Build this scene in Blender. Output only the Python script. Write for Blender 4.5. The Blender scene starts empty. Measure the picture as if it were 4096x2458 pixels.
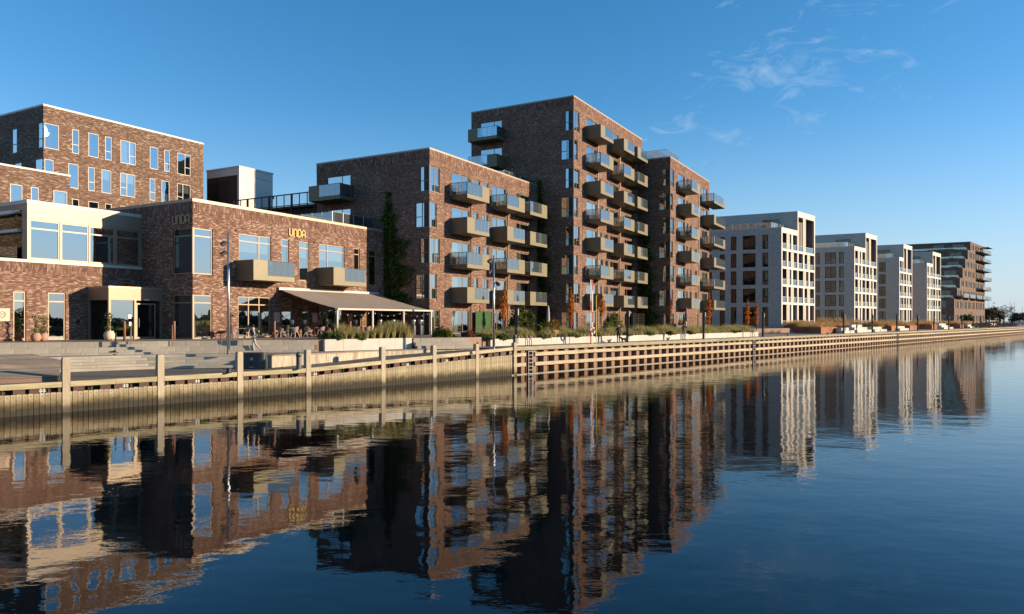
import bpy, bmesh, math, random
import numpy as np
from mathutils import Vector, Matrix
R = math.radians
rnd = random.Random(7)
nrs = np.random.RandomState(11)
sc = bpy.context.scene
col = sc.collection

# ------------------------------------------------------------------ camera, sky, sun, exposure
CAM_Z = 4.2                       # metres above the water
cam_d = bpy.data.cameras.new('camera')
cam_d.sensor_width = 36.0
cam_d.lens = 36.0 * 2930 / 4096
cam_d.shift_y = 55 / 4096
cam_d.clip_start = 0.3
cam_d.clip_end = 6000
cam = bpy.data.objects.new('camera', cam_d)
cam.location = (0, 0, CAM_Z)
cam.rotation_euler = (R(90), 0, 0)
col.objects.link(cam)
sc.camera = cam

SUN_AZ, SUN_EL = R(92.0), R(12.3)            # azimuth clockwise from +Y
w = bpy.data.worlds.new('World'); sc.world = w; w.use_nodes = True
nt = w.node_tree; N = nt.nodes; L = nt.links
N.clear()
out = N.new('ShaderNodeOutputWorld'); bg = N.new('ShaderNodeBackground')
sky = N.new('ShaderNodeTexSky'); sky.sky_type = 'NISHITA'
sky.sun_disc = False
sky.sun_elevation = SUN_EL
sky.sun_rotation = SUN_AZ
sky.altitude = 0; sky.air_density = 1.0; sky.dust_density = 0.0; sky.ozone_density = 2.0
bg.inputs['Strength'].default_value = 0.0945
L.new(bg.outputs[0], out.inputs[0])

def vmath(op, a, b=None):
    n = N.new('ShaderNodeVectorMath'); n.operation = op
    for i, v in enumerate((a, b)):
        if v is None: continue
        if isinstance(v, (tuple, list)): n.inputs[i].default_value = v
        else: L.new(v, n.inputs[i])
    return n
def fmath(op, a, b=None, c=None, clamp=False):
    n = N.new('ShaderNodeMath'); n.operation = op; n.use_clamp = clamp
    for i, v in enumerate((a, b, c)):
        if v is None: continue
        if isinstance(v, (int, float)): n.inputs[i].default_value = v
        else: L.new(v, n.inputs[i])
    return n.outputs[0]
# thin cirrus: noise on a plane high above (direction divided by its height)
tc = N.new('ShaderNodeTexCoord'); sep = N.new('ShaderNodeSeparateXYZ')
L.new(tc.outputs['Generated'], sep.inputs[0])
# (azimuth, elevation) in radians, streaks rising to the right
az = fmath('ARCTAN2', sep.outputs[0], sep.outputs[1]); el = fmath('ARCSINE', sep.outputs[2])
cmb = N.new('ShaderNodeCombineXYZ'); L.new(az, cmb.inputs[0]); L.new(el, cmb.inputs[1])
mp = N.new('ShaderNodeMapping'); mp.inputs['Rotation'].default_value = (0, 0, R(-24)); mp.inputs['Scale'].default_value = (13.0, 27.0, 1)
L.new(cmb.outputs[0], mp.inputs[0])
n1 = N.new('ShaderNodeTexNoise'); n1.inputs['Scale'].default_value = 1.3; n1.inputs['Detail'].default_value = 10; n1.inputs['Roughness'].default_value = 0.66; n1.inputs['Distortion'].default_value = 1.1
L.new(mp.outputs[0], n1.inputs['Vector'])
n2 = N.new('ShaderNodeTexNoise'); n2.inputs['Scale'].default_value = 4.2; n2.inputs['Detail'].default_value = 3
L.new(cmb.outputs[0], n2.inputs['Vector'])
def puff(a0, e0, sa, se):
    return fmath('SUBTRACT', 1.0, vmath('LENGTH', vmath('MULTIPLY', vmath('SUBTRACT', cmb.outputs[0], (a0, e0, 0)).outputs[0], (1 / sa, 1 / se, 0)).outputs[0]).outputs['Value'], clamp=True)
patch = fmath('MAXIMUM', fmath('MAXIMUM', puff(0.35, 0.305, 0.24, 0.12), fmath('MULTIPLY', puff(0.44, 0.415, 0.30, 0.11), 0.95)), fmath('MULTIPLY', puff(0.24, 0.25, 0.26, 0.14), 0.62))
thr = fmath('SUBTRACT', n1.outputs['Fac'], fmath('SUBTRACT', 0.72, fmath('ADD', fmath('MULTIPLY', patch, 0.34), fmath('MULTIPLY', fmath('SUBTRACT', n2.outputs['Fac'], 0.5), 0.20))))
cl = fmath('MULTIPLY', fmath('MULTIPLY', thr, 1.9, clamp=True), fmath('MULTIPLY', sep.outputs[2], 5.0, clamp=True))
mixc = N.new('ShaderNodeMix'); mixc.data_type = 'RGBA'
L.new(fmath('MULTIPLY', cl, 0.50), mixc.inputs[0])
# daylight white balance and film response of the sky (the same curve over the whole dome)
sep0 = sep
hsp = N.new('ShaderNodeSeparateXYZ'); L.new(sky.outputs[0], hsp.inputs[0])
hr = fmath('MULTIPLY', fmath('POWER', fmath('DIVIDE', hsp.outputs[0], 2.5), 1.5), 1.52)
hs = N.new('ShaderNodeCombineXYZ'); L.new(hr, hs.inputs[0]); L.new(fmath('MULTIPLY', hsp.outputs[1], 0.96), hs.inputs[1]); L.new(fmath('MULTIPLY', hsp.outputs[2], 1.30), hs.inputs[2])
# pale haze all round the horizon
hz = N.new('ShaderNodeMix'); hz.data_type = 'RGBA'; hz.inputs[7].default_value = (3.35, 4.3, 5.0, 1)
L.new(fmath('MULTIPLY', fmath('POWER', fmath('SUBTRACT', 1.0, fmath('DIVIDE', fmath('MAXIMUM', sep0.outputs[2], 0.0), 0.30), clamp=True), 1.9), 0.92), hz.inputs[0]); L.new(hs.outputs[0], hz.inputs[6])
L.new(hz.outputs[2], mixc.inputs[6]); mixc.inputs[7].default_value = (5.4, 6.0, 6.6, 1)
L.new(mixc.outputs[2], bg.inputs['Color'])

sun_d = bpy.data.lights.new('sun', 'SUN'); sun_d.energy = 5.0; sun_d.angle = R(0.55); sun_d.color = (1.0, 0.79, 0.55)
sun = bpy.data.objects.new('sun', sun_d); col.objects.link(sun)
sdir = Vector((math.sin(SUN_AZ) * math.cos(SUN_EL), math.cos(SUN_AZ) * math.cos(SUN_EL), math.sin(SUN_EL)))
sun.rotation_euler = sdir.to_track_quat('Z', 'Y').to_euler()
sun.location = (60, -10, 40)

vs = sc.view_settings
vs.view_transform = 'Standard'; vs.look = 'None'; vs.gamma = 1.0; vs.exposure = 0.76; vs.use_curve_mapping = False
sc.cycles.use_denoising = True
sc.cycles.max_bounces = 8; sc.cycles.transparent_max_bounces = 16
sc.cycles.glossy_bounces = 4; sc.cycles.diffuse_bounces = 3
sc.cycles.sample_clamp_indirect = 6
sc.cycles.caustics_reflective = False; sc.cycles.caustics_refractive = False

# ------------------------------------------------------------------ materials
MATS = {}
def mat_base(name):
    m = bpy.data.materials.new(name); m.use_nodes = True
    t = m.node_tree; b = t.nodes['Principled BSDF']
    MATS[name] = m
    return m, t, b
def nd(t, typ, **kw):
    n = t.nodes.new(typ)
    for k, v in kw.items():
        if k in n.inputs: n.inputs[k].default_value = v
        else: setattr(n, k, v)
    return n
def ramp(t, stops, interp='LINEAR'):
    n = t.nodes.new('ShaderNodeValToRGB'); n.color_ramp.interpolation = interp
    e = n.color_ramp.elements
    while len(e) > 1: e.remove(e[-1])
    e[0].position, e[0].color = stops[0][0], (*stops[0][1], 1)
    for p, c in stops[1:]:
        x = e.new(p); x.color = (*c, 1)
    return n
def coord(t, kind='Object', scale=(1, 1, 1), rot=(0, 0, 0)):
    c = t.nodes.new('ShaderNodeTexCoord'); m = t.nodes.new('ShaderNodeMapping')
    m.inputs['Scale'].default_value = scale; m.inputs['Rotation'].default_value = rot
    t.links.new(c.outputs[kind], m.inputs[0]); return m.outputs[0]
def mixrgb(t, fac, a, b, blend='MIX'):
    n = t.nodes.new('ShaderNodeMix'); n.data_type = 'RGBA'; n.blend_type = blend
    for s_, v in ((0, fac), (6, a), (7, b)):
        if isinstance(v, (int, float)): n.inputs[s_].default_value = v
        elif isinstance(v, (tuple, list)): n.inputs[s_].default_value = (*v, 1) if len(v) == 3 else v
        else: t.links.new(v, n.inputs[s_])
    return n.outputs[2]

def noisy(name, c1, c2, scale=3.0, rough=0.8, metallic=0.0, stretch=(1, 1, 1), bump=0.0, detail=6, spec=0.4, rand=0.0, c3=None, kind='Object'):
    """a base colour that drifts between c1 and c2, optional blotches of c3 and per-object variation"""
    m, t, b = mat_base(name)
    v = coord(t, kind, stretch)
    n = nd(t, 'ShaderNodeTexNoise', Scale=scale, Detail=detail, Roughness=0.6); t.links.new(v, n.inputs['Vector'])
    r = ramp(t, [(0.32, c1), (0.68, c2)]); t.links.new(n.outputs['Fac'], r.inputs[0])
    c = r.outputs[0]
    if c3:
        n3 = nd(t, 'ShaderNodeTexNoise', Scale=scale * 0.31, Detail=5); t.links.new(v, n3.inputs['Vector'])
        r3 = ramp(t, [(0.52, (0, 0, 0)), (0.66, (1, 1, 1))]); t.links.new(n3.outputs['Fac'], r3.inputs[0])
        c = mixrgb(t, r3.outputs[0], c, c3)
    if rand:
        oi = t.nodes.new('ShaderNodeObjectInfo'); h = t.nodes.new('ShaderNodeHueSaturation')
        mr = nd(t, 'ShaderNodeMapRange'); mr.inputs[3].default_value = 1 - rand; mr.inputs[4].default_value = 1 + rand
        t.links.new(oi.outputs['Random'], mr.inputs[0]); t.links.new(mr.outputs[0], h.inputs['Value']); t.links.new(c, h.inputs['Color']); c = h.outputs[0]
    t.links.new(c, b.inputs['Base Color'])
    b.inputs['Roughness'].default_value = rough; b.inputs['Metallic'].default_value = metallic
    b.inputs['Specular IOR Level'].default_value = spec
    if bump:
        bp = nd(t, 'ShaderNodeBump', Strength=bump, Distance=0.02); t.links.new(n.outputs['Fac'], bp.inputs['Height']); t.links.new(bp.outputs[0], b.inputs['Normal'])
    return m

def brick(name, stops, mortar, bw=0.24, rh=0.067, rot=0.0, patch=(0.26, 0.175, 0.12), patch_amt=0.28):
    m, t, b = mat_base(name)
    tc = t.nodes.new('ShaderNodeTexCoord'); mp = t.nodes.new('ShaderNodeMapping'); mp.inputs['Rotation'].default_value = (0, 0, rot)
    t.links.new(tc.outputs['UV'], mp.inputs[0])
    br = nd(t, 'ShaderNodeTexBrick', Scale=1.0); br.offset = 0.5
    br.inputs['Color1'].default_value = (0, 0, 0, 1); br.inputs['Color2'].default_value = (1, 1, 1, 1); br.inputs['Mortar'].default_value = (0.5, 0.5, 0.5, 1)
    br.inputs['Mortar Size'].default_value = 0.007; br.inputs['Mortar Smooth'].default_value = 0.3; br.inputs['Bias'].default_value = 0.0
    br.inputs['Brick Width'].default_value = bw; br.inputs['Row Height'].default_value = rh
    t.links.new(mp.outputs[0], br.inputs['Vector'])
    big = nd(t, 'ShaderNodeTexNoise', Scale=0.42, Detail=5, Roughness=0.62); t.links.new(mp.outputs[0], big.inputs['Vector'])
    sm = nd(t, 'ShaderNodeTexNoise', Scale=9.0, Detail=3); t.links.new(mp.outputs[0], sm.inputs['Vector'])
    # per-brick value pushed by large drifts so light bricks gather in patches
    a = nd(t, 'ShaderNodeMath', operation='MULTIPLY_ADD'); t.links.new(big.outputs['Fac'], a.inputs[0]); a.inputs[1].default_value = 0.5; a.inputs[2].default_value = -0.25
    s_ = nd(t, 'ShaderNodeMath', operation='ADD'); t.links.new(br.outputs['Color'], s_.inputs[0]); t.links.new(a.outputs[0], s_.inputs[1])
    r = ramp(t, stops); t.links.new(s_.outputs[0], r.inputs[0])
    c = mixrgb(t, br.outputs['Fac'], r.outputs[0], mortar)
    # lime bloom and darker runs
    rp = ramp(t, [(0.50, (0, 0, 0)), (0.72, (1, 1, 1))]); t.links.new(big.outputs['Fac'], rp.inputs[0])
    pm = nd(t, 'ShaderNodeMath', operation='MULTIPLY'); t.links.new(rp.outputs[0], pm.inputs[0]); pm.inputs[1].default_value = patch_amt
    c = mixrgb(t, pm.outputs[0], c, patch)
    sr = ramp(t, [(0.3, (0.88, 0.88, 0.88)), (0.7, (1.10, 1.10, 1.10))]); t.links.new(sm.outputs['Fac'], sr.inputs[0])
    c = mixrgb(t, 1.0, c, sr.outputs[0], 'MULTIPLY')
    t.links.new(c, b.inputs['Base Color']); b.inputs['Roughness'].default_value = 0.9; b.inputs['Specular IOR Level'].default_value = 0.2
    bp = nd(t, 'ShaderNodeBump', Strength=0.6, Distance=0.012)
    inv = nd(t, 'ShaderNodeMath', operation='SUBTRACT'); inv.inputs[0].default_value = 1.0; t.links.new(br.outputs['Fac'], inv.inputs[1])
    t.links.new(inv.outputs[0], bp.inputs['Height']); t.links.new(bp.outputs[0], b.inputs['Normal'])
    return m
ST = [(0.0, (0.102, 0.051, 0.036)), (0.35, (0.154, 0.077, 0.054)), (0.65, (0.210, 0.113, 0.080)), (0.90, (0.280, 0.173, 0.127)), (1.0, (0.40, 0.303, 0.238))]
ST1 = [(0.0, (0.092, 0.046, 0.032)), (0.32, (0.152, 0.074, 0.051)), (0.62, (0.218, 0.116, 0.080)), (0.86, (0.305, 0.193, 0.143)), (1.0, (0.465, 0.363, 0.288))]
brick('brick_main', ST, (0.215, 0.155, 0.11), bw=0.235, rh=0.062)
brick('brick_cafe', ST1, (0.21, 0.150, 0.107), bw=0.235, rh=0.062, patch_amt=0.30)
brick('brick_soldier', ST, (0.15, 0.11, 0.09), bw=0.30, rh=0.085, rot=R(90))
brick('brick_back', [(0.0, (0.085, 0.050, 0.036)), (0.4, (0.145, 0.080, 0.054)), (0.7, (0.20, 0.120, 0.082)), (0.90, (0.27, 0.18, 0.13)), (1.0, (0.42, 0.335, 0.265))], (0.18, 0.14, 0.11), bw=0.26, rh=0.068, patch_amt=0.2)
brick('brick_white', [(0.0, (0.42, 0.365, 0.305)), (0.5, (0.50, 0.44, 0.375)), (1.0, (0.58, 0.52, 0.445))], (0.44, 0.385, 0.325), bw=0.40, rh=0.09, patch=(0.44, 0.39, 0.335))
brick('brick_far', [(0.0, (0.10, 0.062, 0.045)), (0.5, (0.165, 0.108, 0.08)), (1.0, (0.24, 0.17, 0.13))], (0.2, 0.16, 0.13), bw=0.5, rh=0.12, patch_amt=0.1)
noisy('bronze', (0.155, 0.132, 0.080), (0.180, 0.152, 0.094), 0.7, rough=0.5, metallic=0.25, spec=0.4)
noisy('frame_tan', (0.255, 0.19, 0.125), (0.29, 0.215, 0.145), 1.0, rough=0.45, metallic=0.2)
noisy('frame_bronze', (0.17, 0.135, 0.09), (0.20, 0.16, 0.11), 1.0, rough=0.45, metallic=0.2)
noisy('frame_dark', (0.018, 0.018, 0.02), (0.026, 0.026, 0.028), 1.0, rough=0.5)
noisy('frame_pale', (0.50, 0.43, 0.34), (0.56, 0.48, 0.38), 1.0, rough=0.5)
noisy('champagne', (0.27, 0.215, 0.155), (0.33, 0.265, 0.195), 0.35, rough=0.48, metallic=0.25, spec=0.45)
noisy('cap_metal', (0.34, 0.27, 0.195), (0.38, 0.30, 0.22), 0.6, rough=0.45, metallic=0.3)
noisy('cap_pale', (0.56, 0.50, 0.43), (0.62, 0.56, 0.48), 0.6, rough=0.5)
noisy('render_white', (0.62, 0.575, 0.515), (0.69, 0.645, 0.58), 0.5, rough=0.85)
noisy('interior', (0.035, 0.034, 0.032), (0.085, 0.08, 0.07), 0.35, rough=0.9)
noisy('loggia_back', (0.15, 0.12, 0.11), (0.22, 0.18, 0.165), 0.25, rough=0.6)
noisy('curtain', (0.52, 0.52, 0.50), (0.70, 0.70, 0.67), 1.5, rough=0.95, rand=0.2)
noisy('roof_felt', (0.09, 0.09, 0.09), (0.15, 0.145, 0.14), 0.4, rough=0.95)
noisy('concrete', (0.32, 0.285, 0.23), (0.43, 0.385, 0.31), 1.1, rough=0.9, bump=0.25, rand=0.10, c3=(0.27, 0.24, 0.19))
noisy('concrete_pale', (0.48, 0.445, 0.385), (0.58, 0.54, 0.47), 0.8, rough=0.88, rand=0.07, c3=(0.42, 0.385, 0.325))
noisy('paving', (0.16, 0.15, 0.135), (0.24, 0.225, 0.20), 0.9, rough=0.9, c3=(0.13, 0.12, 0.11))
noisy('terrace_deck', (0.20, 0.13, 0.09), (0.28, 0.185, 0.13), 1.2, rough=0.85, stretch=(1, 4, 1))
noisy('deck_dark', (0.10, 0.085, 0.065), (0.16, 0.135, 0.105), 1.4, rough=0.7, stretch=(1, 5, 1))
noisy('timber', (0.34, 0.275, 0.185), (0.50, 0.42, 0.295), 1.6, rough=0.85, stretch=(3.0, 3.0, 0.8), bump=0.3, rand=0.14, c3=(0.25, 0.215, 0.12))
noisy('timber_beam', (0.36, 0.30, 0.19), (0.52, 0.44, 0.29), 2.2, rough=0.85, stretch=(0.5, 3, 3), bump=0.35, rand=0.08, c3=(0.25, 0.235, 0.10))
noisy('timber_cap', (0.24, 0.205, 0.135), (0.37, 0.315, 0.215), 2.2, rough=0.88, stretch=(0.5, 3, 3), bump=0.35, rand=0.12, c3=(0.18, 0.165, 0.085))
noisy('timber_grey', (0.185, 0.15, 0.105), (0.31, 0.255, 0.185), 1.8, rough=0.88, stretch=(0.35, 5, 2), bump=0.3, rand=0.18, c3=(0.36, 0.255, 0.18))
noisy('steel_rust', (0.075, 0.042, 0.033), (0.125, 0.070, 0.055), 1.6, rough=0.85, bump=0.3, rand=0.1, c3=(0.17, 0.075, 0.045))
noisy('pile_steel', (0.20, 0.125, 0.10), (0.27, 0.17, 0.14), 1.2, rough=0.8, bump=0.25, rand=0.12, c3=(0.27, 0.13, 0.075))
noisy('corten', (0.27, 0.095, 0.045), (0.38, 0.15, 0.075), 1.2, rough=0.88, rand=0.06, c3=(0.22, 0.075, 0.04))
noisy('rust_pipe', (0.24, 0.09, 0.05), (0.32, 0.125, 0.07), 3, rough=0.7)
noisy('black_metal', (0.014, 0.013, 0.012), (0.028, 0.026, 0.024), 2, rough=0.55, spec=0.5)
noisy('brown_metal', (0.022, 0.015, 0.012), (0.035, 0.024, 0.019), 2, rough=0.6)
noisy('grey_paint', (0.055, 0.062, 0.065), (0.085, 0.093, 0.095), 2, rough=0.5, spec=0.5)
noisy('bin_green', (0.018, 0.028, 0.033), (0.028, 0.04, 0.045), 2, rough=0.45, spec=0.5)
noisy('steel_bright', (0.50, 0.49, 0.48), (0.62, 0.61, 0.60), 2, rough=0.3, metallic=0.85)
noisy('grey_galv', (0.22, 0.215, 0.21), (0.28, 0.275, 0.27), 2, rough=0.5, metallic=0.3)
noisy('white_paint', (0.74, 0.72, 0.68), (0.80, 0.78, 0.74), 2, rough=0.6)
noisy('red_paint', (0.42, 0.03, 0.022), (0.50, 0.045, 0.03), 2, rough=0.5)
noisy('yellow_paint', (0.72, 0.52, 0.06), (0.80, 0.58, 0.08), 2, rough=0.5)
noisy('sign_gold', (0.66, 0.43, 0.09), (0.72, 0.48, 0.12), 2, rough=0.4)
noisy('sign_gold_shaded', (0.40, 0.27, 0.15), (0.46, 0.31, 0.18), 2, rough=0.5)  # the gold of the letters, with the wall's shade put into the colour
noisy('awning_cloth', (0.26, 0.205, 0.165), (0.30, 0.24, 0.195), 0.8, rough=0.92)
noisy('chair_mauve', (0.26, 0.175, 0.16), (0.30, 0.205, 0.185), 2, rough=0.55, rand=0.06)
noisy('chair_leg', (0.42, 0.36, 0.30), (0.48, 0.42, 0.35), 2, rough=0.5)
noisy('table_top', (0.07, 0.05, 0.045), (0.10, 0.075, 0.065), 2, rough=0.5)
noisy('terracotta', (0.36, 0.20, 0.13), (0.44, 0.26, 0.175), 3, rough=0.85)
noisy('pot_cream', (0.58, 0.44, 0.32), (0.66, 0.52, 0.40), 3, rough=0.8)
noisy('leaf_ground', (0.05, 0.055, 0.03), (0.09, 0.09, 0.05), 0.05, rough=1)
noisy('soil', (0.05, 0.035, 0.022), (0.09, 0.065, 0.04), 3, rough=1)
noisy('bark', (0.09, 0.065, 0.045), (0.15, 0.11, 0.08), 5, rough=0.95)
noisy('green_panel', (0.010, 0.05, 0.010), (0.03, 0.13, 0.02), 14, rough=0.8)
noisy('brass_mesh', (0.40, 0.36, 0.28), (0.52, 0.47, 0.37), 2.5, rough=0.6, c3=(0.55, 0.46, 0.26))
noisy('cloth_parasol', (0.45, 0.36, 0.33), (0.5, 0.41, 0.38), 2, rough=0.95)
noisy('blue_pot', (0.015, 0.03, 0.12), (0.02, 0.04, 0.16), 2, rough=0.4)

def leafmat(name, cols, trans=0.25):
    m, t, b = mat_base(name)
    g = t.nodes.new('ShaderNodeNewGeometry')
    r = ramp(t, [(i / (len(cols) - 1), c) for i, c in enumerate(cols)])
    t.links.new(g.outputs['Random Per Island'], r.inputs[0])
    t.links.new(r.outputs[0], b.inputs['Base Color']); b.inputs['Roughness'].default_value = 0.75; b.inputs['Specular IOR Level'].default_value = 0.2
    tr = t.nodes.new('ShaderNodeBsdfTranslucent'); t.links.new(r.outputs[0], tr.inputs[0])
    mx = t.nodes.new('ShaderNodeMixShader'); mx.inputs[0].default_value = trans
    t.links.new(b.outputs[0], mx.inputs[1]); t.links.new(tr.outputs[0], mx.inputs[2])
    t.links.new(mx.outputs[0], t.nodes['Material Output'].inputs[0])
leafmat('leaf_ivy', [(0.02, 0.05, 0.012), (0.05, 0.095, 0.02), (0.11, 0.14, 0.028), (0.22, 0.18, 0.03)])
leafmat('leaf_green', [(0.02, 0.045, 0.01), (0.045, 0.085, 0.018), (0.08, 0.12, 0.03)])
leafmat('leaf_shrub', [(0.05, 0.08, 0.016), (0.10, 0.14, 0.028), (0.15, 0.18, 0.04), (0.19, 0.18, 0.05)], .35)
leafmat('leaf_yellowgreen', [(0.09, 0.10, 0.015), (0.17, 0.16, 0.02), (0.24, 0.19, 0.03)])
leafmat('leaf_autumn', [(0.34, 0.08, 0.014), (0.55, 0.17, 0.025), (0.66, 0.27, 0.04), (0.40, 0.11, 0.02)], .4)
leafmat('leaf_autumn_dull', [(0.20, 0.07, 0.03), (0.30, 0.12, 0.05), (0.22, 0.09, 0.04)])
leafmat('grass_blade', [(0.20, 0.21, 0.055), (0.36, 0.33, 0.10), (0.52, 0.44, 0.18), (0.64, 0.53, 0.28), (0.27, 0.27, 0.08)], 0.45)
leafmat('grass_tan', [(0.40, 0.24, 0.09), (0.54, 0.35, 0.14), (0.66, 0.46, 0.22), (0.44, 0.27, 0.10)], 0.42)
leafmat('leaf_flower', [(0.4, 0.03, 0.03), (0.5, 0.25, 0.03), (0.05, 0.10, 0.02), (0.08, 0.12, 0.03)])
leafmat('leaf_far', [(0.05, 0.05, 0.035), (0.075, 0.07, 0.045), (0.11, 0.085, 0.05)])

def glass(name, tint, refl_col, base, fres, rough=0.0, diff=None):
    m, t, b = mat_base(name); t.nodes.remove(b)
    tr = t.nodes.new('ShaderNodeBsdfTransparent'); tr.inputs[0].default_value = (*tint, 1)
    gl = t.nodes.new('ShaderNodeBsdfGlossy'); gl.inputs['Color'].default_value = (*refl_col, 1); gl.inputs['Roughness'].default_value = rough
    lw = t.nodes.new('ShaderNodeFresnel'); lw.inputs[0].default_value = 1.5
    ma = nd(t, 'ShaderNodeMath', operation='MULTIPLY_ADD'); ma.use_clamp = True
    t.links.new(lw.outputs[0], ma.inputs[0]); ma.inputs[1].default_value = fres; ma.inputs[2].default_value = base
    # slow waviness of the panes
    n = nd(t, 'ShaderNodeTexNoise', Scale=0.9, Detail=1); t.links.new(coord(t, 'Object'), n.inputs['Vector'])
    bp = nd(t, 'ShaderNodeBump', Strength=0.06, Distance=0.05); t.links.new(n.outputs['Fac'], bp.inputs['Height']); t.links.new(bp.outputs[0], gl.inputs['Normal'])
    a = tr.outputs[0]
    if diff:
        df = t.nodes.new('ShaderNodeBsdfDiffuse'); df.inputs[0].default_value = (*diff[0], 1)
        m0 = t.nodes.new('ShaderNodeMixShader'); m0.inputs[0].default_value = diff[1]
        t.links.new(a, m0.inputs[1]); t.links.new(df.outputs[0], m0.inputs[2]); a = m0.outputs[0]
    mx = t.nodes.new('ShaderNodeMixShader'); t.links.new(ma.outputs[0], mx.inputs[0]); t.links.new(a, mx.inputs[1]); t.links.new(gl.outputs[0], mx.inputs[2])
    t.links.new(mx.outputs[0], t.nodes['Material Output'].inputs[0])
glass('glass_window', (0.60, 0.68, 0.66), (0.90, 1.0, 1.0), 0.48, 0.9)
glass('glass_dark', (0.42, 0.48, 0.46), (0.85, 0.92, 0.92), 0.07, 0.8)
glass('glass_rail', (0.82, 0.88, 0.87), (0.92, 0.98, 1.0), 0.20, 0.9, diff=((0.55, 0.64, 0.65), 0.10))

# water: calm harbour surface, wind ripples in drifting patches
m, t, b = mat_base('water')
b.inputs['Base Color'].default_value = (0.0006, 0.0020, 0.0032, 1); b.inputs['Roughness'].default_value = 0.015; b.inputs['IOR'].default_value = 1.36
b.inputs['Specular IOR Level'].default_value = 0.5
v1 = coord(t, 'Object', (1, 1, 1))
na = nd(t, 'ShaderNodeTexNoise', Scale=0.55, Detail=2, Roughness=0.5); t.links.new(coord(t, 'Object', (1, 1.35, 1), (0, 0, R(20))), na.inputs['Vector'])
nb = nd(t, 'ShaderNodeTexNoise', Scale=2.6, Detail=3, Roughness=0.55); t.links.new(coord(t, 'Object', (1, 1.5, 1), (0, 0, R(-12))), nb.inputs['Vector'])
nc = nd(t, 'ShaderNodeTexNoise', Scale=0.035, Detail=3); t.links.new(v1, nc.inputs['Vector'])
rc = ramp(t, [(0.40, (0.35, 0.35, 0.35)), (0.62, (1, 1, 1))]); t.links.new(nc.outputs['Fac'], rc.inputs[0])
m1 = nd(t, 'ShaderNodeMath', operation='MULTIPLY'); t.links.new(na.outputs['Fac'], m1.inputs[0]); m1.inputs[1].default_value = 1.0
m2 = nd(t, 'ShaderNodeMath', operation='MULTIPLY'); t.links.new(nb.outputs['Fac'], m2.inputs[0]); m2.inputs[1].default_value = 0.30
m3 = nd(t, 'ShaderNodeMath', operation='MULTIPLY'); t.links.new(m2.outputs[0], m3.inputs[0]); t.links.new(rc.outputs[0], m3.inputs[1])
m4 = nd(t, 'ShaderNodeMath', operation='ADD'); t.links.new(m1.outputs[0], m4.inputs[0]); t.links.new(m3.outputs[0], m4.inputs[1])
nf = nd(t, 'ShaderNodeTexNoise', Scale=11.0, Detail=2, Roughness=0.5); t.links.new(coord(t, 'Object', (0.7, 1.3, 1)), nf.inputs['Vector'])
m5 = nd(t, 'ShaderNodeMath', operation='MULTIPLY'); t.links.new(nf.outputs['Fac'], m5.inputs[0]); m5.inputs[1].default_value = 0.05
m6 = nd(t, 'ShaderNodeMath', operation='MULTIPLY_ADD'); t.links.new(m5.outputs[0], m6.inputs[0]); t.links.new(rc.outputs[0], m6.inputs[1]); t.links.new(m4.outputs[0], m6.inputs[2])
bp = nd(t, 'ShaderNodeBump', Strength=1.0, Distance=0.0115); t.links.new(m6.outputs[0], bp.inputs['Height']); t.links.new(bp.outputs[0], b.inputs['Normal'])

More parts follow.
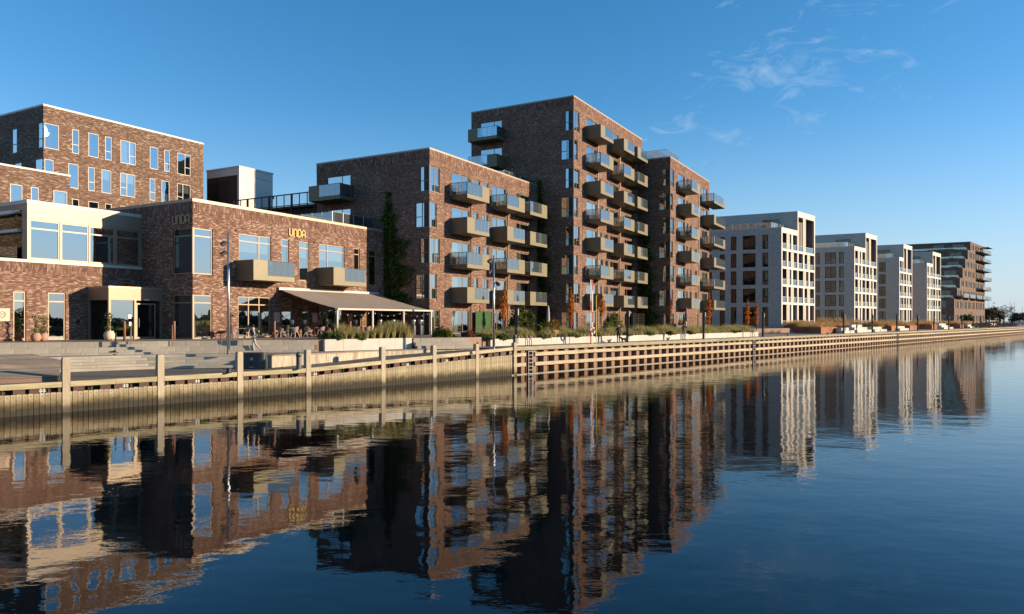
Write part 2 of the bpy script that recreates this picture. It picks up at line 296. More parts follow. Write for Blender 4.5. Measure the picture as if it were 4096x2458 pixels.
# ------------------------------------------------------------------ mesh helpers
class MB:
    def __init__(self): self.v = []; self.f = []; self.mi = []
    def face(self, pts, mi=0):
        k = len(self.v); self.v.extend([tuple(p) for p in pts]); self.f.append(tuple(range(k, k + len(pts)))); self.mi.append(mi)
    def box(self, x0, x1, y0, y1, z0, z1, mi=0, skip=''):
        P = [(x0, y0, z0), (x1, y0, z0), (x1, y1, z0), (x0, y1, z0), (x0, y0, z1), (x1, y0, z1), (x1, y1, z1), (x0, y1, z1)]
        for nme, q in (('b', (0, 3, 2, 1)), ('t', (4, 5, 6, 7)), ('f', (0, 1, 5, 4)), ('r', (1, 2, 6, 5)), ('k', (2, 3, 7, 6)), ('l', (3, 0, 4, 7))):
            if nme not in skip: self.face([P[i] for i in q], mi)
    def prism(self, poly, z0, z1, mi=0, bottom=True, ztop=None):
        zt = ztop or [z1] * len(poly)
        n = len(poly)
        self.face([(p[0], p[1], zt[i]) for i, p in enumerate(poly)], mi)
        if bottom: self.face([(p[0], p[1], z0) for p in reversed(poly)], mi)
        for i in range(n):
            a, b_ = poly[i], poly[(i + 1) % n]; ta, tb = zt[i], zt[(i + 1) % n]
            self.face([(a[0], a[1], z0), (b_[0], b_[1], z0), (b_[0], b_[1], tb), (a[0], a[1], ta)], mi)
    def bar(self, a, b_, wd, hd=None, mi=0, up=(0, 0, 1)):
        """square bar from a to b"""
        a, b_ = Vector(a), Vector(b_); hd = hd or wd
        d = (b_ - a).normalized(); u = Vector(up)
        if abs(d.dot(u)) > 0.98: u = Vector((0, 1, 0))
        s_ = d.cross(u).normalized(); u = s_.cross(d).normalized()
        s_ *= wd / 2; u *= hd / 2
        P = [a - s_ - u, a + s_ - u, a + s_ + u, a - s_ + u, b_ - s_ - u, b_ + s_ - u, b_ + s_ + u, b_ - s_ + u]
        for q in ((0, 1, 2, 3), (7, 6, 5, 4), (0, 4, 5, 1), (1, 5, 6, 2), (2, 6, 7, 3), (3, 7, 4, 0)): self.face([P[i] for i in q], mi)
    def tube(self, pts, rad, n=8, mi=0, cap=True):
        pts = [Vector(p) for p in pts]; rr = rad if isinstance(rad, (list, tuple)) else [rad] * len(pts)
        rings = []
        for i, p in enumerate(pts):
            d = (pts[min(i + 1, len(pts) - 1)] - pts[max(i - 1, 0)]).normalized()
            u = Vector((0, 0, 1)) if abs(d.z) < 0.95 else Vector((1, 0, 0))
            s_ = d.cross(u).normalized(); u = s_.cross(d)
            k = len(self.v)
            for j in range(n):
                an = 2 * math.pi * j / n; self.v.append(tuple(p + (s_ * math.cos(an) + u * math.sin(an)) * rr[i]))
            rings.append(k)
        for a, b_ in zip(rings, rings[1:]):
            for j in range(n): self.f.append((a + j, a + (j + 1) % n, b_ + (j + 1) % n, b_ + j)); self.mi.append(mi)
        if cap:
            self.f.append(tuple(rings[0] + j for j in reversed(range(n)))); self.mi.append(mi)
            self.f.append(tuple(rings[-1] + j for j in range(n))); self.mi.append(mi)
    def lathe(self, prof, n=16, cx=0, cy=0, mi=0):
        rings = []
        for r_, z in prof:
            k = len(self.v)
            for j in range(n):
                an = 2 * math.pi * j / n; self.v.append((cx + r_ * math.cos(an), cy + r_ * math.sin(an), z))
            rings.append(k)
        for a, b_ in zip(rings, rings[1:]):
            for j in range(n): self.f.append((a + j, a + (j + 1) % n, b_ + (j + 1) % n, b_ + j)); self.mi.append(mi)
        self.f.append(tuple(rings[-1] + j for j in range(n))); self.mi.append(mi)
        self.f.append(tuple(rings[0] + j for j in reversed(range(n)))); self.mi.append(mi)
    def mesh(self, name, mats, smooth=False):
        me = bpy.data.meshes.new(name); me.from_pydata(self.v, [], self.f)
        for m_ in (mats if isinstance(mats, (list, tuple)) else [mats]): me.materials.append(MATS[m_])
        me.polygons.foreach_set('material_index', self.mi)
        if smooth: me.polygons.foreach_set('use_smooth', [True] * len(self.f))
        uv = me.uv_layers.new(name='UVMap')
        co = np.empty(len(me.vertices) * 3, np.float32); me.vertices.foreach_get('co', co); co = co.reshape(-1, 3)
        li = np.empty(len(me.loops), np.int32); me.loops.foreach_get('vertex_index', li)
        no = np.empty(len(me.polygons) * 3, np.float32); me.polygons.foreach_get('normal', no); no = no.reshape(-1, 3)
        tot = np.empty(len(me.polygons), np.int32); me.polygons.foreach_get('loop_total', tot)
        nl = np.repeat(no, tot, axis=0); c = co[li]
        h = np.hypot(nl[:, 0], nl[:, 1]); h[h == 0] = 1
        tx, ty = -nl[:, 1] / h, nl[:, 0] / h
        flip = np.where((np.abs(tx) >= np.abs(ty)), np.sign(tx), np.sign(ty)); flip[flip == 0] = 1
        flat = np.abs(nl[:, 2]) > 0.75
        U = np.where(flat, c[:, 0], (c[:, 0] * tx + c[:, 1] * ty) * flip); V = np.where(flat, c[:, 1], c[:, 2])
        uv.data.foreach_set('uv', np.stack([U, V], 1).astype(np.float32).ravel())
        return me
    def build(self, name, mats, parent=None, loc=(0, 0, 0), rot=0.0, smooth=False):
        return put(name, self.mesh(name, mats, smooth), parent, loc, rot)

def put(name, data, parent=None, loc=(0, 0, 0), rot=0.0):
    o = bpy.data.objects.new(name, data); col.objects.link(o)
    o.location = loc
    o.rotation_euler = (0, 0, rot) if isinstance(rot, (int, float)) else rot
    if parent: o.parent = parent
    return o
def tag(o, label=None, cat=None, group=None, kind=None):
    if label: o['label'] = label
    if cat: o['category'] = cat
    if group: o['group'] = group
    if kind: o['kind'] = kind
    return o
def thing(name, label, cat, loc=(0, 0, 0), rot=0.0, group=None, kind=None):
    return tag(put(name, None, None, loc, rot), label, cat, group, kind)
def copy_tree(o, parent=None):
    c = o.copy(); col.objects.link(c)
    if parent: c.parent = parent
    for ch in list(o.children): copy_tree(ch, c)
    return c

# the ground plan: quay line and the building grid, in metres, camera above (0, 0)
QA = math.atan2(0.741, 0.672)
QD = Vector((math.cos(QA), math.sin(QA))); QN = Vector((-math.sin(QA), math.cos(QA))); Q0 = Vector((-22.2, 31.8))
def Q(s_, off=0.0, z=None):
    p = Q0 + QD * s_ + QN * off
    return (p.x, p.y) if z is None else (p.x, p.y, z)
def qs(x, y):
    d = Vector((x, y)) - Q0; return d.dot(QD), d.dot(QN)
BA = R(60.6)                                                   # street direction of the brick houses
ZQ, ZL, ZT = 2.16, 1.40, 2.92                                  # quay, lower deck, terrace

def facade(mb, inner, o, d, u0, u1, z0, z1, holes, rev=0.14, room=0.55, mi=0):
    """wall in the vertical plane o + d*u with rectangular holes, their reveals, and a shallow dark room behind each"""
    nx, ny = d[1], -d[0]                                       # outward
    def P(u, z, dep=0.0): return (o[0] + d[0] * u - nx * dep, o[1] + d[1] * u - ny * dep, z)
    zs = sorted({z0, z1} | {h[2] for h in holes} | {h[3] for h in holes}); zs = [z for z in zs if z0 <= z <= z1]
    for za, zb in zip(zs, zs[1:]):
        zm = (za + zb) / 2
        cut = sorted((max(h[0], u0), min(h[1], u1)) for h in holes if h[2] < zm < h[3])
        u = u0
        for a, b_ in cut:
            if a > u + 1e-4: mb.face([P(u, za), P(a, za), P(a, zb), P(u, zb)], mi)
            u = max(u, b_)
        if u < u1 - 1e-4: mb.face([P(u, za), P(u1, za), P(u1, zb), P(u, zb)], mi)
    for h in holes:
        a, b_, za, zb = h[:4]
        r_ = h[4] if len(h) > 4 else rev
        rm = h[5] if len(h) > 5 else room
        mb.face([P(a, za), P(a, za, r_), P(a, zb, r_), P(a, zb)], mi); mb.face([P(b_, za, r_), P(b_, za), P(b_, zb), P(b_, zb, r_)], mi)
        mb.face([P(a, za), P(b_, za), P(b_, za, r_), P(a, za, r_)], mi); mb.face([P(a, zb, r_), P(b_, zb, r_), P(b_, zb), P(a, zb)], mi)
        if inner is not None and inner != 'none':
            e = r_ + rm
            inner.face([P(a, za, e), P(b_, za, e), P(b_, zb, e), P(a, zb, e)])
            inner.face([P(a, za, r_), P(a, za, e), P(a, zb, e), P(a, zb, r_)]); inner.face([P(b_, za, e), P(b_, za, r_), P(b_, zb, r_), P(b_, zb, e)])
            inner.face([P(a, za, r_), P(b_, za, r_), P(b_, za, e), P(a, za, e)]); inner.face([P(a, zb, e), P(b_, zb, e), P(b_, zb, r_), P(a, zb, r_)])

WC = {}
def window(parent, o, d, ua, ub, za, zb, vm=(), hm=(), frame='frame_bronze', gl='glass_window', curtain=None, fw=0.07, room=0.55, depth=0.07, name='window'):
    """frame + panes set in a facade hole; vm / hm: mullion positions in metres from the left / bottom;
       hm entries may be (z, x0, x1) for a bar in one light only"""
    Wd, Hd = round(ub - ua, 3), round(zb - za, 3)
    key = (Wd, Hd, tuple(vm), tuple(hm), frame, gl, fw, depth)
    if key not in WC:
        f = MB(); y0, y1 = depth, depth + 0.06
        f.box(0.003, fw, y0, y1, 0.003, Hd - 0.003); f.box(Wd - fw, Wd - 0.003, y0, y1, 0.003, Hd - 0.003)
        f.box(fw, Wd - fw, y0, y1, 0.003, fw); f.box(fw, Wd - fw, y0, y1, Hd - fw, Hd - 0.003)
        for x in vm: f.box(x - fw / 2, x + fw / 2, y0 + 0.004, y1 - 0.004, fw, Hd - fw)
        for h in hm:
            z, xa, xb = h if isinstance(h, tuple) else (h, fw, Wd - fw)
            f.box(xa, xb, y0 + 0.008, y1 - 0.008, z - fw / 2, z + fw / 2)
        p = MB(); xs = [fw * 0.6] + list(vm) + [Wd - fw * 0.6]; yp = depth + 0.03
        for xa, xb in zip(xs, xs[1:]):
            t1, t2 = rnd.uniform(-.004, .004) * (xb - xa), rnd.uniform(-.003, .003)
            p.face([(xa, yp - t1, fw * .6), (xb, yp + t1, fw * .6), (xb, yp + t1 + t2, Hd - fw * .6), (xa, yp - t1 + t2, Hd - fw * .6)])
        WC[key] = (f.mesh('window', frame), p.mesh('pane', gl))
    fm, pm = WC[key]
    loc = (o[0] + d[0] * ua, o[1] + d[1] * ua, za); rot = math.atan2(d[1], d[0])
    wobj = put(name, fm, parent, loc, rot)
    put('pane', pm, wobj)
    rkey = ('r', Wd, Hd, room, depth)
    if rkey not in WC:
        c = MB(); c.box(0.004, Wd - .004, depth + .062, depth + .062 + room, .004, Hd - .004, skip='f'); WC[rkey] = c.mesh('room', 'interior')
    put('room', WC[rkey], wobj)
    if curtain:
        ckey = ('c', Wd, Hd, curtain)
        if ckey not in WC:
            c = MB(); y = depth + 0.14
            def pleat(xa, xb, z0, z1):
                n = max(3, int((xb - xa) / 0.09)); pts = [(xa + (xb - xa) * i / n, y + (0.03 if i % 2 else 0.0)) for i in range(n + 1)]
                for (a0, b0), (a1, b1) in zip(pts, pts[1:]): c.face([(a0, b0, z0), (a1, b1, z0), (a1, b1, z1), (a0, b0, z1)])
            if curtain == 'both': pleat(.05, Wd * .24, .03, Hd - .03); pleat(Wd * .78, Wd - .05, .03, Hd - .03)
            elif curtain == 'left': pleat(.05, Wd * .42, .03, Hd - .03)
            elif curtain == 'full': pleat(.05, Wd - .05, .03, Hd - .03)
            elif curtain == 'blind': c.face([(.04, y, Hd * .58), (Wd - .04, y, Hd * .58), (Wd - .04, y, Hd - .02), (.04, y, Hd - .02)])
            elif curtain == 'half': c.face([(.04, y, .02), (Wd - .04, y, .02), (Wd - .04, y, Hd * .42), (.04, y, Hd * .42)])
            WC[ckey] = c.mesh('curtain', 'curtain')
        put('curtain', WC[ckey], wobj)
    return wobj
def rc(p=0.5):
    return rnd.choice(['both', 'left', 'full', 'blind', 'half']) if rnd.random() < p else None

def leaves(name, centers, size, matname, parent=None, aspect=1.6, jitter=0.35, up=0.0, loc=(0, 0, 0)):
    """one mesh of leaf-sized quads at the given centres"""
    c = np.asarray(centers, np.float32); n = len(c)
    a = nrs.normal(size=(n, 3)); a[:, 2] += up; a /= np.linalg.norm(a, axis=1, keepdims=True)
    b_ = nrs.normal(size=(n, 3)); b_ -= a * (a * b_).sum(1, keepdims=True); b_ /= np.linalg.norm(b_, axis=1, keepdims=True)
    s_ = (size * (1 + jitter * nrs.uniform(-1, 1, n)))[:, None]
    A, B_ = a * s_ * aspect / 2, b_ * s_ / 2
    v = np.empty((n, 4, 3), np.float32); v[:, 0] = c - A; v[:, 1] = c + B_; v[:, 2] = c + A; v[:, 3] = c - B_
    return rawquads(name, v, matname, parent, loc)
def rawquads(name, v, matname, parent=None, loc=(0, 0, 0)):
    n = len(v); k = v.shape[1]
    me = bpy.data.meshes.new(name); me.vertices.add(n * k); me.vertices.foreach_set('co', v.astype(np.float32).ravel())
    me.loops.add(n * k); me.loops.foreach_set('vertex_index', np.arange(n * k, dtype=np.int32))
    me.polygons.add(n); me.polygons.foreach_set('loop_start', np.arange(0, n * k, k, dtype=np.int32))
    me.update(calc_edges=True); me.materials.append(MATS[matname])
    return put(name, me, parent, loc)
def blades(name, roots, h, wd, lean, matname, parent=None, loc=(0, 0, 0)):
    """arching grass blades: two-segment tapered strips"""
    r_ = np.asarray(roots, np.float32); n = len(r_)
    an = nrs.uniform(0, 2 * np.pi, n); hh = h * nrs.uniform(0.45, 1.2, n) * (.92 + .36 * np.sin(r_[:, 0] * 1.9 + 1.3 * np.sin(r_[:, 1] * .8))); ln = lean * nrs.uniform(0.2, 1.3, n) * hh
    d = np.stack([np.cos(an), np.sin(an), np.zeros(n)], 1); s_ = np.stack([-np.sin(an), np.cos(an), np.zeros(n)], 1) * (wd / 2)
    up = np.array([0, 0, 1.0])
    p0 = r_; p1 = r_ + d * (ln * 0.35)[:, None] + up * (hh * 0.65)[:, None]; p2 = r_ + d * ln[:, None] + up * hh[:, None]
    q1 = np.stack([p0 - s_, p0 + s_, p1 + s_ * .8, p1 - s_ * .8], 1); q2 = np.stack([p1 - s_ * .8, p1 + s_ * .8, p2 + s_ * .25, p2 - s_ * .25], 1)
    v = np.empty((2 * n, 4, 3)); v[0::2] = q1; v[1::2] = q2
    return rawquads(name, v, matname, parent, loc)

def tidal(name, c1, c2, top, wet, dark, z_wet, z_dark, stretch, rand=0.12):
    """weathered surface with tide marks: colour by height above the water, ragged edges"""
    m, t, b = mat_base(name)
    n = nd(t, 'ShaderNodeTexNoise', Scale=2.0, Detail=6, Roughness=0.65); t.links.new(coord(t, 'Object', stretch), n.inputs['Vector'])
    r = ramp(t, [(0.3, c1), (0.7, c2)]); t.links.new(n.outputs['Fac'], r.inputs[0])
    g = t.nodes.new('ShaderNodeNewGeometry'); s_ = t.nodes.new('ShaderNodeSeparateXYZ'); t.links.new(g.outputs['Position'], s_.inputs[0])
    nz = nd(t, 'ShaderNodeTexNoise', Scale=3.2, Detail=4); t.links.new(g.outputs['Position'], nz.inputs['Vector'])
    z = nd(t, 'ShaderNodeMath', operation='MULTIPLY_ADD'); t.links.new(nz.outputs['Fac'], z.inputs[0]); z.inputs[1].default_value = 0.42; t.links.new(s_.outputs[2], z.inputs[2])
    def band(z0, z1):
        mr = nd(t, 'ShaderNodeMapRange'); mr.inputs[1].default_value = z0 + .21; mr.inputs[2].default_value = z1 + .21; mr.clamp = True
        t.links.new(z.outputs[0], mr.inputs[0]); return mr.outputs[0]
    oi = t.nodes.new('ShaderNodeObjectInfo'); h = t.nodes.new('ShaderNodeHueSaturation'); mr = nd(t, 'ShaderNodeMapRange'); mr.inputs[3].default_value = 1 - rand; mr.inputs[4].default_value = 1 + rand
    t.links.new(oi.outputs['Random'], mr.inputs[0]); t.links.new(mr.outputs[0], h.inputs['Value']); t.links.new(r.outputs[0], h.inputs['Color'])
    c = mixrgb(t, band(z_wet - .22, z_wet + .16), wet, h.outputs[0])
    c = mixrgb(t, band(z_dark - .10, z_dark + .16), dark, c)
    t.links.new(c, b.inputs['Base Color']); b.inputs['Roughness'].default_value = 0.85; b.inputs['Specular IOR Level'].default_value = 0.3
    bp = nd(t, 'ShaderNodeBump', Strength=0.3, Distance=0.02); t.links.new(n.outputs['Fac'], bp.inputs['Height']); t.links.new(bp.outputs[0], b.inputs['Normal'])
tidal('plank', (0.29, 0.235, 0.145), (0.43, 0.36, 0.235), None, (0.13, 0.10, 0.048), (0.042, 0.036, 0.026), 0.68, 0.37, (5, 5, 0.7), 0.16)
tidal('post_wood', (0.33, 0.275, 0.195), (0.47, 0.40, 0.29), None, (0.20, 0.165, 0.10), (0.075, 0.065, 0.05), 0.45, 0.20, (5, 5, 0.7), 0.08)
noisy('wall_conc', (0.33, 0.275, 0.20), (0.56, 0.49, 0.385), 2.6, rough=0.9, stretch=(3.5, 3.5, 0.55), rand=0.08, c3=(0.30, 0.235, 0.16))
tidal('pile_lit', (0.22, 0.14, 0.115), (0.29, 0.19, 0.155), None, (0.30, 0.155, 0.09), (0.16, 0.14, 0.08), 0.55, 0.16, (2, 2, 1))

# ------------------------------------------------------------------ setting: water, ground, quay decks
mb = MB(); mb.face([(-900, -700, 0), (3500, -700, 0), (3500, 4200, 0), (-900, 4200, 0)])
tag(mb.build('water', 'water'), kind='structure')

S1, S2 = 15.0, 32.9                                            # the ramp along the quay edge
def zdeck(x, y):
    s_ = qs(x, y)[0]; return ZL + (ZQ - ZL) * min(1, max(0, (s_ - S1) / (S2 - S1)))
WALL = [(-16.2, 45.3), (-14.3, 43.6), (-11.8, 46.6), (-9.2, 50.5), (-5.5, 53.7), (-2.6, 55.2)]
BLE = [(-36.0, 33.0), (-24.9, 41.3), (-21.4, 43.9), (-16.2, 45.3)]   # top edge of the low concrete seating steps

mb = MB()
mb.face([(x, y, ZQ) for x, y in BLE + WALL[1:] + [Q(S2, 0.05), Q(900, 0.05), Q(2600, 0.05), (-200, 3900), (-900, 3900), (-900, -300), (-36, -60)]])
tag(mb.build('promenade', 'paving'), kind='structure')
mb = MB()
mb.face([(x, y, ZL) for x, y in [Q(-40, 0.1), Q(S1, 0.1), WALL[1], WALL[0], BLE[2], BLE[1], BLE[0], (-60, 20)]])
tag(mb.build('lower_deck', 'deck_dark'), kind='structure')
mb = MB()
pts = [Q(S1 + (S2 - S1) * i / 8, 0.1) for i in range(9)]
inn = [WALL[1], WALL[2], (-10.7, 48.1), WALL[3], (-7.2, 52.2), WALL[4], (-4.0, 54.5), WALL[5], (-1.2, 55.9)]
for i in range(8):
    q = [pts[i], pts[i + 1], inn[i + 1], inn[i]]
    mb.face([(x, y, zdeck(x, y) + .004) for x, y in q])
tag(mb.build('quay_ramp', 'deck_dark'), kind='structure')

# terrace slab in front of and below the houses
TER = [(-60.0, 27.3), (-29.4, 42.1), (-21.2, 46.0), (-13.0, 48.9), (-12.2, 49.6), (-7.3, 53.6), (-3.4, 55.7)]
pl = [Q(s_, 2.95) for s_ in (33.2, 84.0)]
mb = MB()
poly = TER + pl + [Q(84.0, 11.5), Q(330, 11.5), Q(330, 140), (-260, 330), (-260, 60)]
mb.prism(poly, 1.9, ZT, bottom=False)
tag(mb.build('terrace', 'terrace_deck'), kind='structure')

# concrete seating steps between promenade and terrace: single blocks
def offset_line(line, dist):
    """parallel polyline moved to the right-hand side (towards the water)"""
    res = []
    for i, p in enumerate(line):
        a = Vector(line[max(i - 1, 0)]); b_ = Vector(line[min(i + 1, len(line) - 1)]); d = (b_ - a).normalized(); n = Vector((d.y, -d.x))
        res.append(tuple(Vector(p) + n * dist))
    return res
def along(line, ln):
    """points at arc length ln"""
    for a, b_ in zip(line, line[1:]):
        a, b_ = Vector(a), Vector(b_); k = (b_ - a).length
        if ln <= k + 1e-6: return a + (b_ - a) * (ln / k), (b_ - a).normalized()
        ln -= k
    return b_, (b_ - a).normalized()
def length(line): return sum((Vector(b_) - Vector(a)).length for a, b_ in zip(line, line[1:]))
BLK = {}
def block_row(parent, line, l0, l1, blen, z0, z1, depth, matn='concrete', name='step_block', gap=0.012):
    ln = l0; first = True
    while ln < l1 - 0.05:
        k = blen * (rnd.uniform(0.45, 0.9) if first else 1.0); first = False
        k = min(k, l1 - ln)
        if k < 0.2: break
        (p, d), (p2, _) = along(line, ln), along(line, ln + k)
        dd = (p2 - p).normalized(); k2 = (p2 - p).length
        key = (round(k2, 2), round(z1 - z0, 3), depth, matn)
        if key not in BLK:
            b_ = MB(); hh = z1 - z0; bv = 0.015
            # a block with a worn (chamfered) front top edge
            x0, x1 = gap / 2, round(k2, 2) - gap / 2
            b_.face([(x0, 0, 0), (x1, 0, 0), (x1, 0, hh - bv), (x0, 0, hh - bv)]); b_.face([(x0, 0, hh - bv), (x1, 0, hh - bv), (x1, bv, hh), (x0, bv, hh)])
            b_.face([(x0, bv, hh), (x1, bv, hh), (x1, depth, hh), (x0, depth, hh)])
            b_.face([(x0, depth, 0), (x0, 0, 0), (x0, 0, hh - bv), (x0, bv, hh), (x0, depth, hh)]); b_.face([(x1, 0, 0), (x1, depth, 0), (x1, depth, hh), (x1, bv, hh), (x1, 0, hh - bv)])
            BLK[key] = b_.mesh(name, matn)
        j = rnd.uniform(-0.008, 0.008); n = Vector((dd.y, -dd.x))
        put(name, BLK[key], parent, (p.x + n.x * j, p.y + n.y * j, z0 + rnd.uniform(-.004, .004)), math.atan2(dd.y, dd.x))
        ln += k
steps = thing('terrace_steps', 'wide grey concrete seating steps up to the cafe terrace', 'steps')
T0 = [(-40.0, 37.0), (-29.4, 42.1), (-21.2, 46.0), (-13.0, 48.9)]
LT = length(T0)
block_row(steps, offset_line(T0, 0.03), 0, LT, 0.84, 2.60, 2.925, 0.5)
block_row(steps, offset_line(T0, 0.50), 0, LT - 0.3, 0.84, 2.285, 2.605, 0.52)
block_row(steps, offset_line(T0, 0.98), 0, LT, 0.95, 2.10, 2.29, 0.52)
# the finer flight of stairs at the entrance door, treads halving the seating steps
fl0, fl1 = LT - 11.9, LT - 9.1
for k, (off, za, zb) in enumerate(((0.27, 2.60, 2.765), (0.72, 2.285, 2.445))):
    block_row(steps, offset_line(T0, off), fl0, fl1, 0.93, za, zb, 0.26)
steps2 = thing('corner_steps', 'short flight of concrete steps right of the white grass planter', 'steps')
T1 = [(-7.2, 53.5), (-3.3, 55.6)]
LT1 = length(T1)
for off, za, zb in ((0.03, 2.62, 2.925), (0.45, 2.38, 2.625), (0.85, 2.12, 2.385)):
    block_row(steps2, offset_line(T1, off), -0.0, LT1, 0.8, za, zb, 0.5)

# lower seating steps down to the landing
low = thing('landing_steps', 'long low concrete steps down to the waterside landing', 'steps')
BL = [(-30.0, 37.48), (-24.9, 41.3), (-21.4, 43.9), (-16.25, 45.28)]
LB = length(BL)
for i in range(5):
    zt = ZQ + .006 - i * 0.152
    block_row(low, offset_line(BL, 0.02 + 0.36 * i), 0.1 * i, LB - 0.05 * i, 2.7, zt - 0.152 - (0.0 if i < 4 else 0.1), zt, 0.40)

# retaining wall beside the ramp, cast in panels with a timber coping
rw = thing('retaining_wall', 'stained pale concrete retaining wall with timber coping beside ramp', 'wall')
for i, (a, b_) in enumerate(zip(WALL, WALL[1:])):
    a, b_ = Vector(a), Vector(b_); d = (b_ - a).normalized(); n = Vector((d.y, -d.x)); k = (b_ - a).length
    m_ = max(1, round(k / 2.6))
    for j in range(m_):
        p, p2 = a + d * (k * j / m_), a + d * (k * (j + 1) / m_)
        mb = MB(); g = d * 0.008
        q = [p + g + n * .02, p2 - g + n * .02, p2 - g - n * .25, p + g - n * .25]
        mb.prism([tuple(x) for x in q], 1.2, ZQ - .06); mb.build('wall_panel', 'wall_conc', rw)
        mb = MB(); q = [p + n * .07, p2 - g + n * .07, p2 - g - n * .32, p - n * .32]
        mb.prism([tuple(x) for x in q], ZQ - .055, ZQ + .012); mb.build('coping', 'timber_grey', rw)

# ------------------------------------------------------------------ timber palisade, posts and fender beams
pal = thing('timber_palisade', 'upright timber plank facing of the quay above the dark water', 'palisade')
PLK = {}
s_ = -7.0; i = 0
PW = 0.222
def zpal(s_): return 0.95 + 0.64 * min(1, max(0, (s_ - S1) / (S2 - S1)))
while s_ < S2 - 0.1:
    h = round(zpal(s_) + rnd.choice([-.02, -.01, 0, 0, .01]), 2)
    if h not in PLK:
        b_ = MB(); b_.box(0.011, PW - 0.011, 0, 0.06, -0.6, h - .012); b_.box(0.018, PW - 0.018, 0.006, 0.055, h - .012, h)
        PLK[h] = b_.mesh('plank', 'plank')
    x, y = Q(s_, -0.10 + rnd.uniform(-.006, .006))
    pk = put('plank', PLK[h], pal, (x, y, 0), QA)
    s_ += PW; i += 1
# bolt heads of the near planks
mb = MB()
s_ = -7.0
while s_ < S2 - 0.2:
    x, y = Q(s_ + PW / 2, -0.115); z = zpal(s_) - 0.12
    for zz_ in ((z,) if s_ < 9 else (z, z - .33)):
        a = Vector((x, y, zz_)); mb.bar(a, a + Vector((QN.x, QN.y, 0)) * .04, 0.035)
    s_ += PW
bolts = mb.build('bolt_heads', 'black_metal', pal); bolts['kind'] = 'stuff'
# dark steel sheet behind the planks, brown bracket blocks in the open slot
mb = MB()
for k in range(8):
    a, b_ = -8 + k * 5.12, -8 + (k + 1) * 5.12
    pa, pb = Q(a, 0.22), Q(b_, 0.22); za, zb = zdeck(*pa) - .06, zdeck(*pb) - .06
    mb.face([(pa[0], pa[1], -.6), (pb[0], pb[1], -.6), (pb[0], pb[1], zb), (pa[0], pa[1], za)])
mb.build('sheet_wall', 'brown_metal', pal)
bb = MB(); bb.box(0, .46, 0, .20, 0, .34); bkm = bb.mesh('bracket', 'steel_rust')
rb = MB(); rb.box(0, .035, 0, .2, 0, .40); rbm = rb.mesh('rib', 'steel_rust')
xb = MB(); xb.bar((-.13, 0, .05), (.13, 0, .05), .022); xb.bar((-.13, 0, -.02), (.13, 0, -.02), .022); xb.bar((-.06, -.012, -.09), (-.06, -.012, .12), .022); xb.bar((.06, -.012, -.09), (.06, -.012, .12), .022)
xbm = xb.mesh('tie_clamp', 'white_paint')
s_ = -6.6; k = 0
while s_ < S2 - 0.8:
    z = zpal(s_) - .06
    for off, ms in ((0, bkm), (.62, bkm), (1.35, rbm)):
        x, y = Q(s_ + off, -0.05); put('bracket' if ms is bkm else 'rib', ms, pal, (x, y, z + (0 if ms is rbm else rnd.uniform(-.03, .02))), QA)
    if k % 2 == 0:
        x, y = Q(s_ + 1.12, -0.06); put('tie_clamp', xbm, pal, (x, y, z + .15), QA)
    s_ += 1.76; k += 1

post_s = [None] * 8
for k, xp in enumerate((263, 641, 958, 1231, 1530, 1735, 1906, 2058)):
    r_ = (xp - 2048) / 2930; post_s[k] = (31.8 * r_ + 22.2) / (0.672 - 0.741 * r_)
where = ['nearest of the row, left of the wooden deck', 'second of the row, beside the landing', 'third of the row, left of the waste bin', 'fourth of the row, right of the grey bollard',
         'fifth of the row, beside the ramp', 'sixth of the row, near the ramp top', 'seventh of the row, last before the corner post', 'last of the row, where the steel quay begins']
pb_ = MB(); pb_.box(-.155, .155, -.155, .155, -.8, 2.42)
P8 = [(-.155, -.155), (.155, -.155), (.155, .155), (-.155, .155)]
pb_.face([(-.155, -.155, 2.42), (.155, -.155, 2.42), (.12, -.12, 2.5), (-.12, -.12, 2.5)]); pb_.face([(.155, -.155, 2.42), (.155, .155, 2.42), (.12, .12, 2.5), (.12, -.12, 2.5)])
pb_.face([(.155, .155, 2.42), (-.155, .155, 2.42), (-.12, .12, 2.5), (.12, .12, 2.5)]); pb_.face([(-.155, .155, 2.42), (-.155, -.155, 2.42), (-.12, -.12, 2.5), (-.12, .12, 2.5)])
pb_.face([(-.12, -.12, 2.5), (.12, -.12, 2.5), (.12, .12, 2.5), (-.12, .12, 2.5)])
pom = pb_.mesh('mooring_post', 'post_wood')
for k, s_ in enumerate(post_s):
    x, y = Q(s_, 0.03)
    tag(put('mooring_post', pom, None, (x, y, rnd.uniform(-.02, .02)), QA + R(rnd.uniform(-1.5, 1.5))), 'square timber mooring post, ' + where[k], 'post', 'timber mooring posts along the quay')
# fender beams from post to post
ends = [-7.0] + post_s
rail = thing('edge_beam', 'mossy timber edge beams running between the mooring posts', 'beam')
for k, (a, b_) in enumerate(zip(ends, ends[1:])):
    n_ = 2 if k < 2 else 1
    for j in range(n_):
        sa, sb = a + (b_ - a) * j / n_ + (.17 if j == 0 and k else .006), a + (b_ - a) * (j + 1) / n_ - (.19 if j == n_ - 1 else .006)
        pa, pb2 = Q(sa, 0.02), Q(sb, 0.02)
        za, zb = zdeck(*pa) - .11, zdeck(*pb2) - .11
        mb = MB(); mb.bar((0, 0, za), ((Vector(pb2) - Vector(pa)).length, 0, zb), .26, .24)
        mb.build('beam', 'timber_beam', rail, (pa[0], pa[1], 0), QA)

